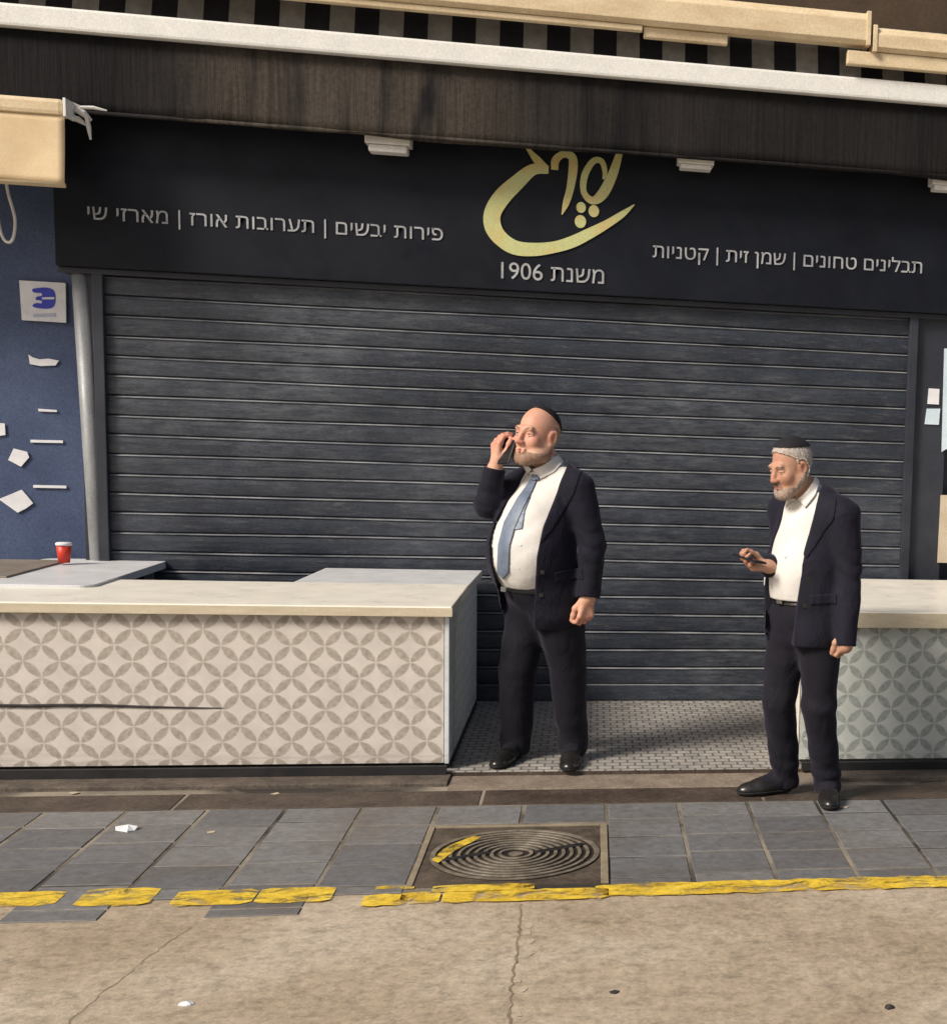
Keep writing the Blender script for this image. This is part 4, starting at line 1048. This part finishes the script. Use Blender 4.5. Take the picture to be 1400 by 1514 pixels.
    fold = wob(X, Y, Z*1.3, D['seed']+7, 1.0, 19)*(.0018+.0030*np.clip((1.2-Z)/.5, 0, 1))
    for arm in D['arms']:                    # creases round the bent elbow
        e = np.array(arm['P'][1]); rr_ = np.sqrt((X-e[0])**2+(Y-e[1])**2+(Z-e[2])**2)
        fold = fold+.0045*(1-2*np.abs(np.sin(48*(Z+.5*X)+2.2*np.sin(17*Y)+1.5*np.sin(13*X))))*np.clip(1-rr_/.15, 0, 1)
    J.v = J.v+fold.astype(F32)*.8; A_.v = A_.v+fold.astype(F32)
    for arm in D['arms']:                    # open cuffs
        P = np.array(arm['P'], float); d = P[-1]-P[-2]; d /= np.linalg.norm(d); e = P[-1]-d*.0
        al = (X-e[0])*d[0]+(Y-e[1])*d[1]+(Z-e[2])*d[2]; near = np.sqrt((X-e[0])**2+(Y-e[1])**2+(Z-e[2])**2)-.12
        A_.cut(np.maximum(-al, near))
    J.inter(D['hem_z']+D.get('hem_slope', 0)*X-Z)
    J.cut(np.maximum(polysd(D['opening'], X, Z)+.0*Y, (Y-B.y0)-D.get('open_back', .03)))
    nk2 = np.sqrt((X-D['collar'][0][0])**2+(Y-D['collar'][0][1])**2)-(r_+.020)
    J.cut(np.maximum(nk2, D['collar'][0][2]-.03-Z))
    J.union(A_, .03); Jm = J.copy(0); jk = sub_mesh(J, 'jacket', D['suit'], body, base)
    for nm, P in D['lapels']:
        f = Jm.copy(.0045); X, Y, Z = f.full(); f.inter(np.maximum(polysd(P, X, Z), (Y-B.y0)-.02)); f.cut(Jm.v+F32(.005)); sub_mesh(f, nm, D['suit'], jk, base)
    for nm, P in D.get('flaps', []):
        f = Jm.copy(.0045); X, Y, Z = f.full(); f.inter(np.maximum(polysd(P, X, Z), (Y-B.y0)-.06)); f.cut(Jm.v+F32(.005)); sub_mesh(f, nm, D['suit'], jk, base)
    def surf(Fd, x, z, y0=-.45):             # front surface of a field along the depth
        i = int(round((x-Fd.lo[0])/Fd.h)); k = int(round((z-Fd.lo[2])/Fd.h)); col_ = Fd.v[i, :, k]; j = int(np.argmax(col_ < 0)); return Fd.lo[1]+Fd.h*j
    for x, z in D.get('shirt_buttons', []):
        y = surf(co, x, z); u = MB(); u.box(x-.006+base.x, x+.006+base.x, y-.004+base.y, y+.003+base.y, z-.006+base.z, z+.006+base.z, .003); u.build('button', M_PAPER, body)
    for x, z in D.get('coat_buttons', []):
        y = surf(Jm, x, z); u = MB(); u.box(x-.010+base.x, x+.010+base.x, y-.006+base.y, y+.004+base.y, z-.010+base.z, z+.010+base.z, .004); u.build('button', M_SHOE, jk)
    return body

def phone_at(c, u, n, label, L=.148, W=.072, T=.0085):
    """u: long axis, n: screen normal"""
    u = Vector(u).normalized(); n = Vector(n); n = (n-u*n.dot(u)).normalized(); s_ = u.cross(n)
    R_ = Matrix((s_, u, n)).transposed()
    e = empty('mobile_phone', c, label, 'phone')
    c = Vector(c)
    t = MB(); t.box(c.x-W/2, c.x+W/2, c.y-L/2, c.y+L/2, c.z-T/2, c.z+T/2, .0035, R_); t.build('case', M_PHONE, e)
    q = c+n*(T/2+.0006); t = MB(); t.box(q.x-W*.46, q.x+W*.46, q.y-L*.47, q.y+L*.47, q.z-.0005, q.z+.0005, 0, R_); t.build('screen', M_PHONE, e)
    q = c-n*(T/2+.001)+u*L*.36+s_*W*.22; t = MB(); t.box(q.x-.014, q.x+.014, q.y-.014, q.y+.014, q.z-.001, q.z+.001, .001, R_); t.build('camera_bump', M_PHONE, e)
    return e

# ---- the man on the phone
loc1 = (.0, 6.42, .022)
_o = at(0, 0, 6.42)
def L1(x, y):                                # reference pixel -> (x, z) in his own plane
    p = at(x, y, loc1[1]); return (p.x-loc1[0], p.z-loc1[2])
loc1 = (at(797, 1140, 6.66).x, 6.66, Z_STALL)
B1 = Frame(math.radians(45), .006, .0, (.012, 0))
HR1 = rotm(math.radians(39), math.radians(-3), math.radians(4)); HC1 = np.array([*L1(794, 644)[:1], -.035, L1(794, 644)[1]])
def zmap(T):                                # fit the torso heights to where he stands
    f = lambda p: (p[0], p[1], 1.037*p[2]-.072)
    return [('e', f(t[1]), t[2], t[3]) if t[0] == 'e' else ('c', f(t[1]), f(t[2]), *t[3:]) for t in T]
torso1 = [('e', (0, .01, 1.22), (.175, .125, .20), .05), ('c', (-.135, .015, 1.345), (.135, .015, 1.345), .062, .062, .05),
          ('e', (0, -.10, 1.04), (.190, .170, .205), .06), ('e', (0, -.06, 1.17), (.17, .145, .16), .06), ('e', (0, -.02, .90), (.185, .150, .14), .05), ('c', (-.07, .02, 1.39), (.07, .02, 1.39), .045, .045, .05)]
hips1 = [('e', (0, -.015, .86), (.180, .150, .13), .05), ('e', (0, .03, .80), (.175, .135, .13), .05), ('e', (0, -.06, .90), (.168, .135, .10), .05)]
jack1 = [('e', (0, .015, 1.22), (.195, .145, .20), .05), ('c', (-.145, .018, 1.35), (.145, .018, 1.35), .068, .068, .05), ('e', (0, -.095, 1.035), (.211, .192, .22), .06), ('e', (0, -.055, 1.17), (.19, .165, .16), .06),
         ('e', (0, -.015, .88), (.212, .180, .20), .07), ('e', (0, .0, .78), (.208, .172, .16), .06), ('c', (-.075, .03, 1.395), (.075, .03, 1.395), .05, .05, .05)]
torso1, hips1, jack1 = zmap(torso1), zmap(hips1), zmap(jack1)
armL1 = [B1(.188, .02, 1.312), B1(.255, .02, 1.06), B1(.225, -.06, .845)]
sR1 = B1(-.188, .02, 1.312)
armR1 = [sR1, np.array([*L1(722, 745)[:1], -.03, L1(722, 745)[1]]), np.array([*L1(732, 692)[:1], -.035, L1(732, 692)[1]])]
handR_w = np.array([*L1(735, 684)[:1], -.045, L1(735, 684)[1]])
wL1 = np.array([*L1(869, 876)[:1], -.19, L1(869, 876)[1]])
armL1[2] = wL1+np.array([.003, .0, .0])
armL1[1] = np.array([*L1(876, 800)[:1], -.15, L1(876, 800)[1]])
legs1 = [dict(P=[B1(-.085, .01, .78), np.array([-.105, .02, .44]), np.array([-.112, .06, .062])], r=[.120, .086, .068], heel=(-.098, .10, 0), dir=(-.35, -1)),
         dict(P=[B1(.09, -.0, .78), np.array([.130, -.03, .44]), np.array([.155, .01, .062])], r=[.120, .086, .068], heel=(.155, .05, 0), dir=(-.05, -1))]
opening1 = [L1(*p) for p in ((794, 672), (845, 655), (838, 690), (821, 735), (805, 775), (797, 815), (794, 862), (792, 900), (790, 975), (753, 975), (742, 900), (737, 858), (730, 828), (727, 800), (734, 770), (750, 738), (769, 710), (786, 690))]
tie1 = [('tie_knot', [L1(*p) for p in ((786, 694), (800, 692), (797, 708), (786, 709))], .015), ('tie', [L1(*p) for p in ((788, 703), (796, 703), (793, 712), (788, 724), (778, 745), (765, 775), (758, 800), (756, 840), (747, 851), (738, 842), (740, 800), (748, 768), (766, 735), (782, 712))], .009),
        ('tie_tail', [L1(*p) for p in ((781, 740), (788, 728), (779, 752), (776, 777), (763, 779), (764, 770), (772, 755))], .005)]
lap1 = [('lapel', [L1(*p) for p in ((846, 672), (862, 690), (850, 728), (818, 780), (800, 800), (806, 772), (822, 735), (838, 692))])]
def cap_back(a, b, c, thr):
    n = np.array([0, b, c], float); n /= np.linalg.norm(n)
    return lambda l, k, u: (thr-(l*n[0]+k*n[1]+u*n[2])).astype(F32)
wings1 = [[L1(*p) for p in ((788, 693), (803, 687), (836, 664), (839, 676), (820, 697), (800, 707))], [L1(*p) for p in ((787, 693), (777, 684), (770, 690), (775, 707))]]
beard1 = lambda l, k, u: np.maximum.reduce([(u+.072-.62*np.maximum(k+.035, 0)-.35*np.clip(-k-.085, 0, .02)+.05*np.maximum(-k-.075, 0)).astype(F32), (k-.012+0*u+0*l).astype(F32),
                                           -(np.sqrt((l/.026)**2+((u+.069)/.014)**2+((k+.10)/.03)**2)-1).astype(F32)*.01])
side1 = lambda l, k, u: np.maximum.reduce([(u-.045+0*k+0*l).astype(F32), (.018-k-.3*np.maximum(-u, 0)+0*u+0*l).astype(F32), (-.075-u+0*k+0*l).astype(F32)])
flaps1 = [('pocket_flap', [L1(*p) for p in ((822, 838), (862, 834), (863, 849), (823, 853))])]
D1 = dict(flaps=flaps1, coat_buttons=[L1(805, 838), L1(803, 872)], shirt_buttons=[L1(774, 800), L1(772, 832)], B=B1, lo=(-.42, -.42, -.005), hi=(.46, .40, 1.74), torso=torso1, hips=hips1, jacket=jack1, seed=11,
          legs=legs1, arms=[dict(P=armL1, r=[.073, .059, .050]), dict(P=armR1, r=[.074, .062, .050])],
          neck=tuple(B1(0, .025, 1.335)), neck_r=.064, collar=(tuple(B1(0, .015, 1.368)), tuple(HC1+HR1 @ np.array((0, .022, -.098)))),
          head=(HC1, HR1, 1.06), jowl=.012, skin=M_SKIN1, brow=M_BEARD1, lid=.003, gaze=(-.1, -1, .05),
          hands=[dict(wrist=wL1, d=(-.12, -.08, -1), nrm=tuple(-B1.R[:, 0]+B1.R[:, 1]*.3), side=tuple(-B1.R[:, 1]), curl=(.75, .85, .9, .95), s=1.02),
                 dict(wrist=handR_w, d=(.05, .03, 1), nrm=(.85, .5, .1), side=(0.4, -1, 0), curl=(.62, .62, .60, .58), s=1.02, thumb=(.55, .35))],
          shells=[('beard', M_BEARD1, .0042, beard1), ('cropped_hair', M_STUB, .0028, side1), ('skullcap', M_CAP, .007, cap_back(0, .62, .78, .083))],
          wings=wings1, belt_z=L1(770, 867)[1], collar_z=1.405, tie=tie1, trouser=M_TROUS1, suit=M_SUIT1, cuff_z=.022, hem_z=.655, opening=opening1, lapels=lap1,
          buckle=tuple(B1(-.03, -.222, L1(770, 867)[1])))
person_common(loc1, 'stout bald man in navy suit and blue tie holding a phone to his ear', D1)
pc = Vector(loc1)+Vector((*L1(752, 664)[:1], -.075, L1(752, 664)[1]))
phone_at(pc, (.22, .40, .80), (.66, .72, -.2), 'black mobile phone pressed to the ear of the bald man')

# ---- the man reading his phone
Y2 = 5.95
loc2 = (at(1190, 1185, Y2).x, Y2, .008)
def L2(x, y):
    p = at(x, y, Y2); return (p.x-loc2[0], p.z-loc2[2])
def V2(x, y, dep): q = L2(x, y); return np.array([q[0], dep, q[1]])
xn, zn = L2(1200, 735)
B2 = Frame(math.radians(52), xn-.012, .0, (.0, 0))
HR2 = rotm(math.radians(60), math.radians(18), math.radians(0)); HC2 = V2(1167, 690, -.035)
torso2 = [('e', (0, .015, 1.18), (.160, .115, .20), .05), ('c', (-.13, .015, 1.30), (.13, .015, 1.30), .058, .058, .05),
          ('e', (0, -.035, 1.02), (.155, .130, .18), .06), ('e', (0, -.01, .90), (.155, .125, .13), .05), ('c', (-.065, .02, 1.345), (.065, .02, 1.345), .042, .042, .05)]
hips2 = [('e', (0, -.005, .86), (.155, .130, .12), .05), ('e', (0, .02, .80), (.155, .125, .13), .05)]
jack2 = [('e', (0, .025, 1.18), (.182, .137, .20), .05), ('c', (-.14, .018, 1.305), (.14, .018, 1.305), .066, .066, .05), ('e', (0, -.015, 1.02), (.185, .150, .20), .06),
         ('e', (0, .0, .86), (.190, .155, .20), .07), ('e', (0, .01, .76), (.192, .155, .14), .06), ('c', (-.07, .03, 1.35), (.07, .03, 1.35), .048, .048, .05)]
armL2 = [B2(.180, .03, 1.285), V2(1246, 838, -.13), V2(1238, 945, -.20)]
armR2 = [B2(-.175, .02, 1.285), V2(1168, 838, .09), V2(1134, 836, -.05)]
legs2 = [dict(P=[B2(-.08, .0, .82), V2(1154, 1040, .06), V2(1158, 1135, .10)], r=[.102, .074, .062], heel=(*(lambda q: (q.x-loc2[0], q.y-loc2[1]))(on(1172, 1170, .008)), 0), dir=(-1, -.22)),
         dict(P=[B2(.085, .01, .82), V2(1207, 1040, -.06), V2(1214, 1145, -.06)], r=[.102, .074, .061], heel=(*(lambda q: (q.x-loc2[0], q.y-loc2[1]))(on(1222, 1176, .008)), 0), dir=(-.10, -1))]
h0 = np.array(legs2[0]['heel']); legs2[0]['P'][2] = np.array([h0[0]-.035, h0[1]-.01, .062])
h1 = np.array(legs2[1]['heel']); legs2[1]['P'][2] = np.array([h1[0]-.005, h1[1]-.035, .062])
opening2 = [L2(*p) for p in ((1158, 728), (1212, 690), (1214, 706), (1201, 745), (1190, 785), (1178, 830), (1172, 880), (1168, 925), (1166, 985), (1134, 985), (1132, 905), (1131, 875), (1131, 830), (1136, 795), (1141, 765), (1150, 740))]
lap2 = [('lapel', [L2(*p) for p in ((1214, 712), (1228, 735), (1222, 765), (1200, 800), (1184, 822), (1180, 815), (1190, 785), (1202, 745))]),
        ('lapel', [L2(*p) for p in ((1156, 730), (1148, 742), (1139, 768), (1134, 795), (1129, 790), (1132, 765), (1144, 738))])]
wings2 = [[L2(*p) for p in ((1177, 736), (1187, 727), (1210, 697), (1213, 708), (1201, 730), (1186, 749))], [L2(*p) for p in ((1174, 737), (1160, 733), (1151, 741), (1158, 753))]]
beard2 = lambda l, k, u: np.maximum.reduce([(u+.074-1.0*np.maximum(k+.045, 0)-.35*np.clip(-k-.085, 0, .02)+.05*np.maximum(-k-.075, 0)).astype(F32), (k-.02+0*u+0*l).astype(F32),
                                           -(np.sqrt((l/.026)**2+((u+.069)/.013)**2+((k+.10)/.03)**2)-1).astype(F32)*.01])
hair2 = lambda l, k, u: np.maximum.reduce([(-.055-u-.4*np.maximum(k-.03, 0)+0*l).astype(F32), (-.012-k+.35*np.maximum(.02-u, 0)-.55*np.maximum(u-.045, 0)*2.2+0*l).astype(F32),
                                          -(np.sqrt(((np.abs(l)-.085)/.03)**2+((u+.005)/.042)**2+((k-.006)/.028)**2)-1).astype(F32)*.02])
moust2 = lambda l, k, u: np.maximum.reduce([(np.abs(l)-.026+.0*u+.0*k).astype(F32), (np.abs(u+.052-.12*np.abs(l)*-1)-.007+0*k).astype(F32), (k+.07+0*u+0*l).astype(F32)])
flaps2 = [('pocket_flap', [L2(*p) for p in ((1188, 872), (1226, 870), (1226, 885), (1188, 887))])]
D2 = dict(shoe=.90, flaps=flaps2, coat_buttons=[L2(1186, 850), L2(1182, 888)], shirt_buttons=[L2(1168, 760), L2(1162, 790), L2(1157, 820), L2(1153, 850)], B=B2, lo=(-.42, -.40, -.005), hi=(.36, .40, 1.68), torso=torso2, hips=hips2, jacket=jack2, seed=23,
          legs=legs2, arms=[dict(P=armL2, r=[.072, .060, .048]), dict(P=armR2, r=[.070, .058, .046])],
          neck=tuple(B2(0, .025, 1.30)), neck_r=.054, collar=(tuple(B2(0, .012, 1.345)), tuple(HC2+HR2 @ np.array((0, .03, -.085)))),
          head=(HC2, HR2, .93), skin=M_SKIN2, brow=M_BEARD1, lid=.007, gaze=(-.1, -1, -.5), open_collar=True,
          hands=[dict(wrist=V2(1239, 925, -.175), thumb=(.15, .7), d=(-.06, -.06, -1), nrm=tuple(-B2.R[:, 0]), side=tuple(-B2.R[:, 1]), curl=(.85, .95, 1.0, 1.05), s=.9),
                 dict(wrist=V2(1131, 835, -.06), d=(-.9, -.35, .12), nrm=(.12, -.42, .9), side=(.1, .6, .5), curl=(.62, .72, .76, .8), s=.95, thumb=(.75, .6))],
          shells=[('beard', M_BEARD2, .0030, beard2), ('moustache', M_BEARD1, .0045, moust2), ('hair', M_HAIR2, .0075, hair2), ('skullcap', M_CAP, .0125, cap_back(0, .24, .97, .093))],
          wings=wings2, belt_z=L2(1150, 886)[1], collar_z=1.375, trouser=M_TROUS2, suit=M_SUIT2, cuff_z=.022, hem_z=.715, opening=opening2, lapels=lap2,
          buckle=tuple(B2(-.02, -.142, L2(1150, 886)[1])))
person_common(loc2, 'white bearded man in dark suit, no tie, looking down at a phone', D2)
pc = Vector(loc2)+Vector(V2(1104, 823, -.105))
phone_at(pc, (-.55, .80, .12), (.25, -.10, .95), 'dark phone lying in the raised hand of the white bearded man')
